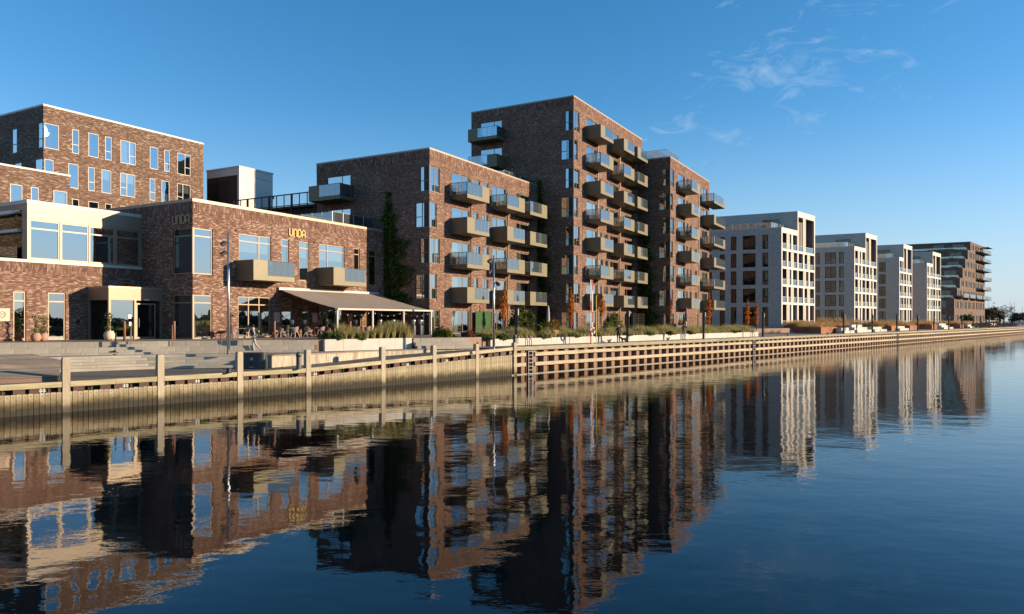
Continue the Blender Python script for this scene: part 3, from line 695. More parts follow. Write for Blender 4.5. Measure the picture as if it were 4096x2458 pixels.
# ------------------------------------------------------------------ steel sheet-pile quay with three timber walings
quay = thing('sheet_pile_quay', 'long rusty steel sheet pile quay wall with pale timber walings', 'quay wall')
PP = 1.37
b_ = MB()
def strip(pts, z0, z1, mi):
    for p, q in zip(pts, pts[1:]): b_.face([(p[0], p[1], z0), (q[0], q[1], z0), (q[0], q[1], z1), (p[0], p[1], z1)], mi)
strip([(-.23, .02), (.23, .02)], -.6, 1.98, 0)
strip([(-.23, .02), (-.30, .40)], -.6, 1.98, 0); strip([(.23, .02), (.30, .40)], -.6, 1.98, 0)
strip([(.30, .40), (.67, .40)], -.6, 1.98, 1); strip([(.70, .40), (PP - .30, .40)], -.6, 1.98, 1)  # inner pans in darker steel, their shade put into the colour
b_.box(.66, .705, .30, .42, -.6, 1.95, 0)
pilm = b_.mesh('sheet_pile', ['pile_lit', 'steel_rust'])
s_ = 35.74 - 2 * PP; k = 0
while k < 190:
    if s_ > S2 - .3:
        x, y = Q(s_, 0.0); put('sheet_pile', pilm, quay, (x, y, 0), QA)
    s_ += PP; k += 1
mb = MB()
a, c = Q(S2, -.12), Q(300, -.12); a2, c2 = Q(S2, .02), Q(300, .02)
mb.prism([a, c, c2, a2], -.2, 0.07); mb.build('waterline_ledge', 'concrete', quay)
LAD = [35.0, 76.2, 137.5]                                       # ladders along the quay
def waling(z0, z1, y0, y1, name, full):
    s_ = S2 + .18
    while s_ < 300:
        ln = 5.6 + rnd.uniform(-.3, .3) if s_ < 140 else 11.0
        e = s_ + ln
        for l_ in LAD:
            if not full and s_ < l_ + .6 and e > l_ - .5:
                if s_ < l_ - .9:
                    e = l_ - .5
                else:
                    s_ = l_ + .6; e = s_ + ln
        mb = MB(); mb.box(0, e - s_ - .012, y0 + rnd.uniform(-.008, .008), y1, z0 + rnd.uniform(-.012, .012), z1 + (0 if full else rnd.uniform(-.012, .012)))
        x, y = Q(s_, 0); mb.build(name, 'timber_cap' if full else 'timber_beam', quay, (x, y, 0), QA)
        s_ = e
waling(ZQ - .25, ZQ + .03, -.20, .34, 'cap_beam', True)
waling(1.43, 1.70, -.17, .02, 'waling', False)
waling(.64, .92, -.17, .02, 'waling', False)
ladw = ['beside the last timber mooring post', 'in the middle of the quay below the brick houses', 'farthest of the three, below the rust red planters']
for l_, wtxt in zip(LAD, ladw):
    x, y = Q(l_, -.2)
    t_ = thing('quay_ladder', 'steel quay ladder with hoop handles, ' + wtxt, 'ladder', (x, y, 0), QA, 'ladders on the quay wall')
    for sx in (-.24, .24):
        mb = MB(); mb.bar((sx, 0, -.3), (sx, 0, ZQ - .3), .04); mb.build('stile', 'grey_galv', t_)
        mb = MB(); pts = [(sx, .45, ZQ + .02), (sx, .45, ZQ + .50), (sx, .38, ZQ + .62), (sx, .22, ZQ + .66), (sx, .08, ZQ + .60), (sx, .02, ZQ + .48), (sx, .02, ZQ + .02)]
        mb.tube([(p[0] + (p[1] - .2) * .6, p[1], p[2]) for p in pts], .028, 6); mb.build('hoop_handle', 'black_metal', t_)
    for k in range(7):
        mb = MB(); mb.bar((-.24, 0, .05 + k * .29), (.24, 0, .05 + k * .29), .035); mb.build('rung', 'grey_galv', t_)
    mb = MB(); mb.box(.30, .36, .0, .12, -.3, ZQ - .3); mb.build('guard', 'black_metal', t_)

# ------------------------------------------------------------------ brick houses
FR, SD = ((0, 0), (1, 0)), ((0, 0), (0, -1))                   # front plane and (shaded) side plane in house coordinates
def cap_ring(mb, x0, x1, y0, y1, z0, z1, t=0.42, o=0.035):
    """parapet capping round a flat roof: four butted bars"""
    mb.box(x0 - o, x1 + o, y0 - o, y0 + t, z0, z1); mb.box(x0 - o, x1 + o, y1 - t, y1 + o, z0, z1)
    mb.box(x0 - o, x0 + t, y0 + t, y1 - t, z0, z1); mb.box(x1 - t, x1 + o, y0 + t, y1 - t, z0, z1)

BAL = {}
def balcony(parent, u, L_, z, kind, o=(0, 0), d=(1, 0), dep=1.93, rail=True):
    """sheet-metal tray balcony; kind 'A' has its solid panel on the left, 'B' on the right"""
    rot = math.atan2(d[1], d[0]); loc = (o[0] + d[0] * u, o[1] + d[1] * u, z)
    key = (round(L_, 2), kind, dep)
    if key not in BAL:
        H_ = 1.47; t_ = .05; p = 1.32
        m_ = MB()
        m_.box(0, L_, -dep, -.003, 0, .34)                          # tray with deep edge band
        m_.box(0, L_, -dep - .006, -dep, .335, .36)                 # folded lip
        if kind == 'A':
            m_.box(0, p, -dep, -dep + t_, .36, H_); m_.box(0, t_, -dep + t_, -.003, .34, H_)
            ga, gb = p + .01, L_ - .01
        else:
            m_.box(L_ - p, L_, -dep, -dep + t_, .36, H_); m_.box(L_ - t_, L_, -dep + t_, -.003, .34, H_)
            ga, gb = .01, L_ - p - .01
        g1 = MB(); n_ = max(2, round((gb - ga) / .7)); wd = (gb - ga) / n_
        for i in range(n_): g1.box(ga + i * wd + .006, ga + (i + 1) * wd - .006, -dep + .012, -dep + .027, .36, H_ - .02)
        g2 = MB(); xs = L_ - .03 if kind == 'A' else .03
        for i in range(2):
            y0 = -dep + .06 + i * (dep - .1) / 2; g2.box(xs - .008, xs + .008, y0, y0 + (dep - .1) / 2 - .02, .36, H_ - .02)
        r_ = MB()
        r_.bar((ga, -dep + .02, H_), (gb, -dep + .02, H_), .03); r_.bar((xs, -dep + .02, H_), (xs, -.02, H_), .04)
        for i in range(n_ + 1): r_.bar((min(max(ga + i * wd, ga + .02), gb - .02), -dep + .045, .34), (min(max(ga + i * wd, ga + .02), gb - .02), -dep + .045, H_), .03)
        for i in range(3): r_.bar((xs, -dep + .08 + i * (dep - .14) / 2, .34), (xs, -dep + .08 + i * (dep - .14) / 2, H_), .035)
        br = MB()                                                   # sloping stay under the tray
        br.bar((L_ * .5, -.02, -.02), (L_ * .5, -.55, -.02), .06)
        BAL[key] = (m_.mesh('balcony', 'bronze'), g1.mesh('glass_panel', 'glass_rail'), g2.mesh('side_glass', 'glass_rail'), r_.mesh('handrail', 'brown_metal'))
    a = BAL[key]
    b_ = put('balcony', a[0], parent, loc, rot)
    put('glass_panel', a[1], b_); put('side_glass', a[2], b_); put('handrail', a[3], b_)
    return b_

def house(org, nf, wide_par, width, depth, label, right='three', ivy=None):
    """apartment block of the row: nf storeys, window top of storey k at 5.2 + 3.27 (k-1)"""
    root = thing('apartment_house', label, 'building', (org[0], org[1], 0), BA, 'brick apartment houses along the quay')
    zt = lambda k: 5.2 + 3.27 * (k - 1)
    top = zt(nf) + 1.62
    hf, hs_, wins = [], [], []
    for k in range(1, nf + 1):
        T = zt(k); odd = k % 2
        wide = (k % 2 == wide_par)
        fb = T - 2.30
        cu = 1.62 if wide else 1.12; cw = 1.10 if wide else 1.62
        hf.append((.09, cu, fb, T)); hs_.append((-cw, -.10, fb, T))
        wins.append((FR, .09, cu, fb, T, ((cu - .09) * .52,) if wide else (), ((.72, (cu - .09) * .52, cu - .16) if wide else .98,), 'frame_bronze', 'glass_window', rc(.45)))
        wins.append((SD, -cw, -.10, fb, T, ((cw - .10) * .5,) if not wide else (), ((.98, .07, (cw - .10) * .5) if not wide else .98,), 'frame_bronze', 'glass_window', rc(.6)))
        zb = T - 2.42 if k > 1 else 2.96
        cols = [(3.62, 6.66, 1.92)]
        if right == 'three': cols += [(11.08, 13.9, 1.0), (16.2, 19.2, .95)]
        else: cols += [(16.1, 19.2, 1.4)]
        for a, b_, mv in cols:
            hf.append((a, b_, zb, T)); wins.append((FR, a, b_, zb, T, (mv,), (), 'frame_bronze', 'glass_window', rc(.4)))
        if k > 1:
            sm = [(7.52, 8.66), (9.44, 10.25)] if odd else [(7.52, 8.27), (9.12, 10.2)]
            if right != 'three': sm = sm + [(12.3, 13.2)]
            for a, b_ in sm:
                h0 = T - 1.62
                hf.append((a, b_, h0, T)); wins.append((FR, a, b_, h0, T, ((b_ - a) * .55,) if b_ - a > .95 else (), (), 'frame_bronze', 'glass_window', rc(.5)))
    side_b = [k for k in range(max(2, nf - 1), nf + 1)]
    for k in side_b:
        hs_.append((-12.45, -9.38, zt(k) - 2.3, zt(k) + .10)); wins.append((SD, -12.45, -9.38, zt(k) - 2.3, zt(k) + .10, (1.95,), (), 'frame_bronze', 'glass_window', 'full' if k % 2 else None))
    wl, inn_ = MB(), None
    facade(wl, inn_, *FR, 0, width, 1.6, top - .15, hf)
    facade(wl, inn_, *SD, -depth, 0, 1.6, top - .15, hs_)
    wl.face([(width, 0, 1.6), (width, depth, 1.6), (width, depth, top - .15), (width, 0, top - .15)])
    wl.face([(width, depth, 1.6), (0, depth, 1.6), (0, depth, top - .15), (width, depth, top - .15)])
    wl.build('wall', 'brick_main', root)
    mb = MB(); mb.box(.4, width - .4, .4, depth - .4, top - .7, top - .5); mb.build('roof', 'roof_felt', root)
    mb = MB(); cap_ring(mb, 0, width, 0, depth, top - .15, top); mb.build('parapet_cap', 'cap_metal', root)
    for i in range(3):                                              # three courses of upright bricks below the cap
        mb = MB(); z0, z1 = top - 1.02 + i * .29, top - 1.02 + (i + 1) * .29 - .012
        mb.face([(-.018, -.018, z0), (width, -.018, z0), (width, -.018, z1), (-.018, -.018, z1)])
        mb.face([(-.018, depth, z0), (-.018, -.018, z0), (-.018, -.018, z1), (-.018, depth, z1)])
        mb.face([(-.018, -.018, z0), (-.018, depth, z0), (0, depth, z0), (0, 0, z0)]); mb.face([(-.018, -.018, z0), (0, 0, z0), (width, 0, z0), (width, -.018, z0)])
        mb.build('soldier_course', 'brick_soldier', root)
    for k in range(1, nf + 1):                                      # metal corner mullion of the corner windows
        mb = MB(); mb.box(-.022, .088, -.022, .098, zt(k) - 2.30, zt(k)); mb.build('corner_post', 'frame_bronze', root)
    for x in (2.45, 6.74, 10.3, 13.96, 19.27):
        mb = MB(); mb.box(x - .024, x + .024, -.006, .01, 2.6, top - 1.05); mb.build('movement_joint', 'brown_metal', root)
    for x in (6.93, 14.25):                                         # rainwater pipes between the balcony stacks
        mb = MB(); mb.tube([(x, -.07, 2.6), (x, -.07, top - 1.8)], .045, 8); mb.build('downpipe', 'frame_bronze', root)
    for (o, d), a, b_, za, zb, vm, hm, fr_, gl_, cu_ in wins: window(root, o, d, a, b_, za, zb, vm, hm, fr_, gl_, cu_)
    bs = [(3.31, 3.96), (10.82, 3.74), (15.8, 4.06)] if right == 'three' else [(3.5, 3.95), (15.85, 7.1)]
    for k in range(2, nf + 1):
        z = zt(k) - 2.59
        for u, L_ in bs: balcony(root, u, L_, z, 'A' if k % 2 == 0 else 'B')
    for k in side_b: balcony(root, -12.95, 4.0, zt(k) - 2.55, 'A' if (k % 2 == nf % 2) else 'B', *SD)
    return root, top

h2, top2 = house((-7.467, 66.3), 5, 1, 21.6, 13.8, 'five storey brick house, nearest of the three with olive balconies')
mb = MB(); mb.tube([(2.2, 9.5, top2 - .6), (2.2, 9.5, top2 + .35)], .05, 8); mb.lathe([(.16, top2 + .3), (.2, top2 + .4), (.14, top2 + .5)], 10, 2.2, 9.5); mb.build('roof_vent', 'brown_metal', h2)
h3, top3 = house((6.97, 82.8), 8, 0, 23.0, 13.7, 'eight storey brick tower house, the tallest, with olive balconies')
h4, top4 = house((21.4, 99.0), 7, 1, 20.5, 14.0, 'seven storey brick house, farthest of the three with olive balconies', right='two')

# --- the cafe house with the UNDA signs
h1 = thing('cafe_house', 'two storey brick cafe house with gold lettering and awning', 'building', (-22.10, 50.70, 0), BA)
wl, inn_ = MB(), None
W1T = 12.69
up = [(.09, 1.64, 7.45, 10.68, (), (2.67,), 'blind'), (3.92, 6.97, 7.45, 10.68, (1.92,), (2.67,), 'blind'), (8.07, 8.80, 7.45, 10.68, (), (2.67,), 'half'), (9.91, 11.01, 7.45, 10.68, (), (2.67,), 'blind'),
      (12.14, 15.22, 7.45, 10.68, (1.05,), (2.67,), 'blind'), (16.45, 17.20, 7.45, 10.68, (), (2.67,), None), (18.45, 19.49, 7.45, 10.68, (), (2.67,), None)]
lo = [(.09, 1.60, 2.93, 6.02, (), (2.53,), None), (3.86, 6.92, 2.93, 6.02, (1.0, 2.0), (2.48,), None), (8.04, 9.17, 2.93, 6.02, (), (2.45,), None), (10.28, 10.98, 2.93, 6.02, (), (2.45,), None),
      (12.14, 15.02, 2.93, 6.02, (.95, 1.95), (2.45,), None), (16.41, 17.47, 2.93, 6.02, (), (2.45,), None), (18.6, 19.9, 2.93, 6.02, (), (2.45,), None)]
sd = [(-2.12, -.10, 7.47, 10.70, (), (2.67,), None), (-2.14, -.10, 2.93, 6.04, (), (2.53,), None)]
facade(wl, inn_, *FR, 0, 20.9, 1.6, 12.48, [h[:4] for h in up + lo], room=1.6)
facade(wl, inn_, *SD, -14, 0, 1.6, 12.48, [h[:4] for h in sd], room=1.6)
wl.face([(0, 14, 1.6), (20.9, 14, 1.6), (20.9, 14, 12.48), (0, 14, 12.48)]); wl.face([(20.9, 0, 1.6), (20.9, 14, 1.6), (20.9, 14, 12.48), (20.9, 0, 12.48)])
wl.build('wall', 'brick_cafe', h1)
for (o, d), lst in ((FR, up + lo), (SD, sd)):
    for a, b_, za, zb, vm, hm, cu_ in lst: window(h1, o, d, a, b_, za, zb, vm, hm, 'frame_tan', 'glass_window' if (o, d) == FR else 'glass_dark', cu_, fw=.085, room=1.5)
mb = MB(); mb.box(.4, 20.5, .4, 13.6, 11.9, 12.1); mb.build('roof', 'roof_felt', h1)
mb = MB(); cap_ring(mb, 0, 20.9, 0, 14, 12.48, W1T); mb.build('parapet_cap', 'cap_metal', h1)
for i in range(3):
    mb = MB(); z0, z1 = 11.76 + i * .24, 11.76 + (i + 1) * .24 - .01
    mb.face([(-.018, -.018, z0), (20.9, -.018, z0), (20.9, -.018, z1), (-.018, -.018, z1)]); mb.face([(-.018, 14, z0), (-.018, -.018, z0), (-.018, -.018, z1), (-.018, 14, z1)])
    mb.face([(-.018, -.018, z0), (-.018, 14, z0), (0, 14, z0), (0, 0, z0)]); mb.face([(-.018, -.018, z0), (0, 0, z0), (20.9, 0, z0), (20.9, -.018, z0)])
    mb.build('soldier_course', 'brick_soldier', h1)
for z0, z1 in ((2.93, 6.02), (7.45, 10.68)):
    mb = MB(); mb.box(-.02, .088, -.02, .098, z0, z1); mb.build('corner_post', 'frame_tan', h1)
for x in (2.88, 7.06, 11.11, 15.55):
    mb = MB(); mb.box(x - .026, x + .026, -.006, .01, 2.95, 11.74); mb.build('movement_joint', 'brown_metal', h1)
balcony(h1, 3.55, 3.96, 7.16, 'A', dep=1.97); balcony(h1, 11.77, 3.97, 7.14, 'A', dep=1.97)
# lettering
def letters(root_label, o, d, u0, z0, hgt, matn, step):
    s_ = thing('letter_sign', root_label, 'sign', (h1.location.x, h1.location.y, 0), BA, 'UNDA letter signs')
    rot = math.atan2(d[1], d[0])
    shapes = {'U': [[(0, 1), (0, .22), (.12, .05), (.3, 0), (.48, .05), (.6, .22), (.6, 1)]],
              'N': [[(0, 0), (0, .78), (.12, .95), (.3, 1), (.48, .95), (.6, .78), (.6, 0)]],
              'D': [[(0, .5), (0, 1), (.3, 1), (.5, .9), (.6, .72), (.6, .28), (.5, .1), (.3, 0), (0, 0), (0, .5)]],
              'A': [[(0, 0), (0, .78), (.12, .95), (.3, 1), (.48, .95), (.6, .78), (.6, 0)], [(0, .36), (.6, .36)]]}
    for i, ch in enumerate('UNDA'):
        m_ = MB()
        for path in shapes[ch]:
            for (xa, ya), (xb, yb) in zip(path, path[1:]):
                e = Vector((xb - xa, 0, yb - ya)).normalized() * .02
                m_.bar(Vector((xa * hgt, -.06, ya * hgt)) - e, Vector((xb * hgt, -.06, yb * hgt)) + e, .075 * hgt / .5, .05, up=(0, 1, 0))
        m_.build('letter', matn, s_, (o[0] + d[0] * (u0 + i * step), o[1] + d[1] * (u0 + i * step), z0), rot)
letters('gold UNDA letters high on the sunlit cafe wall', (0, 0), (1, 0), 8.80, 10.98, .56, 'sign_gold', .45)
letters('UNDA letters in shade-toned gold high on the shaded cafe wall', (0, 0), (0, -1), -2.05, 11.0, .58, 'sign_gold_shaded', .47)
for x, z in ((3.67, 10.86), (11.6, 10.75), (3.4, 4.6)):
    mb = MB(); mb.box(x - .09, x + .09, -.12, -.003, z - .05, z + .05); mb.build('wall_lamp', 'black_metal', h1)

# --- the annex left of it: brick below, champagne metal box above, glazed porch
ax = thing('entrance_annex', 'champagne metal and brick annex with glazed entrance porch', 'building', (-22.10, 50.70, 0), BA)
AF = ((0, 5.66), (1, 0)); AS = ((-7.83, 0), (0, -1))
wl, inn_ = MB(), None
lw = [(-8.65, -7.89, 2.94, 6.06, (), (2.52,), 'blind'), (-6.56, -5.44, 2.94, 6.06, (), (2.52,), None)]
facade(wl, inn_, *AF, -22, -.003, 1.6, 7.30, [h[:4] for h in lw], room=1.0)
for a, b_, za, zb, vm, hm, cu_ in lw: window(ax, *AF, a, b_, za, zb, vm, hm, 'frame_tan', 'glass_window', cu_, fw=.085, room=1.5)
wl.build('wall', 'brick_cafe', ax)
for i in range(2):
    mb = MB(); z0, z1 = 7.30 + i * .31, 7.30 + (i + 1) * .31 - .012
    mb.face([(-22, 5.645, z0), (-.003, 5.645, z0), (-.003, 5.645, z1), (-22, 5.645, z1)]); mb.build('soldier_course', 'brick_soldier', ax)
mb = MB(); mb.box(-22, -.003, 5.60, 9.5, 7.925, 8.11); mb.build('ledge', 'cap_pale', ax)
mt = MB(); up2 = [(-7.68, -5.80, 8.16, 10.70), (-5.73, -3.88, 8.16, 10.70), (-3.85, -2.02, 8.16, 10.70), (-1.95, -.12, 8.16, 10.70)]
facade(mt, inn_, *AF, -7.83, -.003, 8.11, 11.70, up2, rev=.10, room=2.0)
facade(mt, inn_, *AS, -9.6, -5.66, 11.30, 11.70, [])
facade(mt, inn_, *AS, -6.27, -5.66, 8.11, 11.30, [])
mt.build('metal_cladding', 'champagne', ax)
for a, b_, za, zb in up2: window(ax, *AF, a, b_, za, zb, (), (1.97,), 'champagne', 'glass_window', None, fw=.09, depth=.04, room=2.0)
mb = MB(); mb.box(-7.87, -.003, 5.62, 9.6, 11.70, 11.93); mb.build('parapet_cap', 'cap_pale', ax)
# left end: shaded terrace glazing with awning cassettes
mb = MB(); mb.box(-7.70, -7.6, 6.27, 12, 8.11, 11.30); mb.build('terrace_glazing', 'glass_dark', ax)
mb = MB(); mb.box(-7.4, -7.3, 6.27, 12, 8.11, 11.30); mb.build('terrace_back', 'interior', ax)
mb = MB(); mb.tube([(-8.15, 6.75, 11.18), (-8.15, 12, 11.18)], .11, 10); mb.build('awning_cassette', 'white_paint', ax)
mb = MB(); mb.box(-8.05, -7.75, 6.4, 12, 9.92, 10.10); mb.build('rail_bar', 'cap_pale', ax)
mb = MB(); mb.box(-8.02, -8.0, 6.5, 12, 8.12, 9.0); mb.build('glass_panel', 'glass_rail', ax)
for k, (y, z) in enumerate(((6.9, 10.95), (7.7, 10.8), (8.5, 10.86), (7.2, 10.4))):
    mb = MB(); mb.lathe([(0.02, -.05), (.05, 0), (.02, .05)], 8); mb.build('light_bulb', 'yellow_paint', ax, (-7.85, y, z))
# porch
pz = 6.53
mb = MB(); mb.box(-4.0, -.004, 3.23, 5.655, 6.40, pz); mb.build('porch_cap', 'cap_metal', ax)
mb = MB(); mb.box(-3.98, -.006, 3.25, 5.65, 5.60, 6.40); mb.build('porch_fascia', 'frame_tan', ax)
for x, y in ((-3.90, 3.33), (-2.08, 3.33), (-.10, 3.33), (-3.90, 5.55)):
    mb = MB(); mb.box(x - .075, x + .075, y - .075, y + .075, 2.925, 5.598); mb.build('porch_post', 'frame_tan', ax)
mb = MB(); mb.box(-3.82, -2.16, 3.32, 3.34, 2.95, 5.59); mb.build('porch_pane', 'glass_window', ax)
mb = MB(); mb.box(-3.91, -3.89, 3.41, 5.47, 2.95, 5.59); mb.build('porch_pane', 'glass_dark', ax)
dr = MB(); dr.box(-2.0, -1.9, 3.30, 3.36, 2.95, 5.42); dr.box(-.62, -.52, 3.30, 3.36, 2.95, 5.42); dr.box(-1.9, -.62, 3.30, 3.36, 5.32, 5.42); dr.box(-1.9, -.62, 3.30, 3.36, 2.95, 3.07)
door = dr.build('door', 'frame_tan', ax)
mb = MB(); mb.box(-1.9, -.62, 3.325, 3.335, 3.07, 5.32); mb.build('pane', 'glass_dark', door)
mb = MB(); mb.tube([(-1.83, 3.24, 3.75), (-1.83, 3.20, 3.78), (-1.83, 3.20, 4.32), (-1.83, 3.24, 4.35)], .02, 6); mb.build('handle', 'steel_bright', door)
mb = MB(); mb.box(-1.44, -1.07, 3.225, 3.245, 5.62, 5.71); mb.build('door_sign', 'white_paint', ax)
mb = MB(); mb.box(-2.58, -2.34, 3.305, 3.318, 4.35, 4.62); mb.box(-2.50, -2.34, 3.305, 3.318, 3.85, 4.12); mb.build('door_notices', 'white_paint', ax)
mb = MB(); mb.box(-3.5, -.3, 5.2, 5.22, 2.95, 5.6); mb.build('porch_back', 'interior', ax)
mb = MB(); mb.box(-4.75, -4.53, 5.56, 5.655, 4.0, 4.28); mb.build('letter_box', 'black_metal', ax)
pn = MB(); pn.box(-9.75, -8.88, 5.60, 5.655, 4.18, 4.97)
tag(pn.build('wall_board', 'pot_cream', None, (-22.10, 50.70, 0), BA), 'pale board with dark round emblem at the left picture edge', 'sign')
em = MB(); n_ = 20
for i in range(n_):
    a, b_ = 2 * math.pi * i / n_, 2 * math.pi * (i + 1) / n_
    em.face([(-9.31 + .20 * math.cos(a), 5.595, 4.58 + .20 * math.sin(a)), (-9.31 + .20 * math.cos(b_), 5.595, 4.58 + .20 * math.sin(b_)), (-9.31 + .165 * math.cos(b_), 5.595, 4.58 + .165 * math.sin(b_)), (-9.31 + .165 * math.cos(a), 5.595, 4.58 + .165 * math.sin(a))])
for dz in (-.07, 0, .07): em.box(-9.45, -9.17, 5.592, 5.598, 4.57 + dz, 4.59 + dz)
em.build('emblem', 'brown_metal', bpy.data.objects['wall_board'])

# --- tall brick block behind on the left and its lower wing
h0 = thing('rear_block', 'tall brick block with pale window frames behind the annex', 'building', (-42.96, 67.15, 0), BA)
wl, inn_ = MB(), None
r1 = [(.10, 1.40, (), ()), (2.61, 3.27, (), (.85,)), (4.16, 5.18, (), ()), (5.82, 6.48, (), (.85,)), (7.40, 9.03, (.95,), ((.85, .95, 1.56),)), (10.60, 11.56, (), ()), (12.27, 12.90, (), (.85,)), (13.83, 15.46, (.95,), ((.85, .95, 1.56),))]
r2 = [(.10, .91, (), ()), (2.25, 3.21, (), ()), (4.14, 4.78, (), (.85,)), (5.46, 6.44, (), ()), (7.37, 8.98, (.7,), ((.85, .07, .7),)), (10.58, 11.22, (), (.85,)), (11.94, 12.88, (), ()), (13.81, 15.46, (.7,), ((.85, .07, .7),))]
hf = []; wn = []
for k in range(7):
    zb, zt_ = 20.10 - 3.31 * k, 22.40 - 3.31 * k
    if zb < 3: break
    for a, b_, vm, hm in (r1, r2)[k % 2]:
        hf.append((a, b_, zb, zt_))
        if k < 4: wn.append((FR, a, b_, zb, zt_, vm, hm))
facade(wl, inn_, *FR, 0, 17.1, 1.6, 23.93, hf, rev=.08)
hs_ = [(-.92, -.12, 20.1, 22.45), (-5.4, -4.5, 20.1, 22.45), (-1.42, -.12, 16.8, 19.15), (-5.0, -3.7, 16.8, 19.15)]
facade(wl, inn_, *SD, -24, 0, 1.6, 23.93, hs_, rev=.08)
wl.face([(17.1, 0, 1.6), (17.1, 24, 1.6), (17.1, 24, 23.93), (17.1, 0, 23.93)]); wl.face([(0, 24, 1.6), (17.1, 24, 1.6), (17.1, 24, 23.93), (0, 24, 23.93)])
wl.build('wall', 'brick_back', h0)
for (o, d), a, b_, za, zb, vm, hm in wn: window(h0, o, d, a, b_, za, zb, vm, hm, 'frame_pale', 'glass_window', rc(.25), fw=.06, depth=.02)
for h in hs_: window(h0, *SD, *h, (), (.85,), 'frame_bronze', 'glass_window', None, depth=.02)
mb = MB(); cap_ring(mb, 0, 17.1, 0, 24, 23.93, 24.1); mb.build('parapet_cap', 'cap_pale', h0)
mb = MB(); mb.box(.4, 16.7, .4, 23.6, 23.3, 23.5); mb.build('roof', 'roof_felt', h0)
for x in (3.33, 6.52, 9.7, 12.95):
    mb = MB(); mb.box(x - .016, x + .016, -.006, .01, 3, 23); mb.build('movement_joint', 'brown_metal', h0)
wg = thing('rear_wing', 'lower brick wing with pale capping left of the tall block', 'building', (-42.96, 67.15, 0), BA)
wl, inn_ = MB(), None; WF = ((0, -6.9), (1, 0))
ws = [(-6.19, -5.27, (), ()), (-4.63, -4.02, (), ()), (-2.86, -1.72, (), ()), (-9.6, -8.5, (), ()), (-12.9, -11.3, (), ())]
hf = [(a, b_, 12.85, 15.15) for a, b_, _, _ in ws] + [(a + .3, b_ + .3, 9.5, 11.85) for a, b_, _, _ in ws[:2]]
facade(wl, inn_, *WF, -24, -1.5, 1.6, 16.48, hf, rev=.08)
wl.face([(-1.5, -6.9, 1.6), (-1.5, 0, 1.6), (-1.5, 0, 16.48), (-1.5, -6.9, 16.48)])
wl.build('wall', 'brick_back', wg)
for h in hf: window(wg, *WF, *h, (), (), 'frame_pale', 'glass_window', rc(.3), fw=.06, depth=.02)
mb = MB(); mb.box(-24, -1.46, -6.94, -6.5, 16.48, 16.63); mb.box(-1.9, -1.46, -6.5, 0, 16.48, 16.63); mb.build('parapet_cap', 'cap_pale', wg)
mb = MB(); mb.box(-24, -1.9, -6.5, 0, 15.9, 16.1); mb.build('roof', 'roof_felt', wg)

# --- lift tower and steel access gallery behind the cafe house
lt = thing('lift_tower', 'pale concrete lift tower with dark mesh front behind cafe roof', 'tower', (-30.6, 82.2, 0), BA)
mb = MB(); mb.box(0, 4.84, .25, 5.48, 10, 21.42); mb.box(0, .0, 0, 0, 0, 0) if False else None
mb.build('shaft', 'render_white', lt)
mb = MB(); mb.box(-.05, 4.9, -.05, 5.53, 21.42, 21.62); mb.build('parapet_cap', 'cap_pale', lt)
mb = MB(); mb.box(-.02, 4.84, 0, .25, 10, 21.42); mb.build('front_slab', 'render_white', lt)
mb = MB(); mb.box(-.06, -.01, .35, 5.3, 12, 20.6); mb.build('mesh_panel', 'brown_metal', lt)
for y in (2.0, 3.8):
    mb = MB(); mb.box(-.10, -.062, y - .05, y + .05, 12, 20.6); mb.build('mullion', 'frame_dark', lt)
for z in (19.9, 17.2):
    mb = MB(); mb.box(-.10, -.062, .35, 5.3, z - .04, z + .04); mb.build('transom', 'frame_dark', lt)
mb = MB(); mb.box(-.013, 4.845, -.004, .0, 20.55, 20.6); mb.build('joint', 'frame_bronze', lt)
mb = MB(); mb.bar((4.7, -.1, 15), (4.7, -.1, 18.6), .05); mb.lathe([(.02, 18.5), (.1, 18.6), (.1, 18.75), (.02, 18.8)], 8, 4.7, -.25); mb.build('camera_mast', 'black_metal', lt)
gal = thing('access_gallery', 'dark steel access gallery with mesh railing behind cafe roof', 'gallery', (-7.467, 66.3, 0), BA)
mb = MB(); mb.box(.0, 1.6, 13.9, 26, 15.7, 15.92); mb.build('deck', 'brown_metal', gal)
mb = MB(); mb.bar((0, 13.9, 17.13), (0, 26, 17.13), .10); mb.build('top_rail', 'brown_metal', gal)
mb = MB(); mb.bar((0, 13.9, 16.0), (0, 26, 16.0), .08); mb.build('bottom_rail', 'brown_metal', gal)
for k in range(12):
    y = 14.0 + k * 1.08
    mb = MB(); mb.bar((0, y, 12.4), (0, y, 17.1), .16 if k % 3 == 0 else .07); mb.build('post', 'brown_metal', gal)
for k in range(9):
    mb = MB(); mb.bar((0, 13.9, 16.1 + k * .115), (0, 26, 16.1 + k * .115), .012); mb.build('mesh_wire', 'brown_metal', gal)
mb = MB(); mb.box(.6, .7, 13.9, 26, 12.4, 15.7); mb.build('void_shade_sheet', 'brown_metal', gal)  # added dark sheet, stands in for the shaded void below the deck
for y in (20.5, 24.5):
    mb = MB(); mb.box(.5, .56, y, y + 1.2, 14.9, 15.0); mb.build('strip_lamp', 'white_paint', gal)

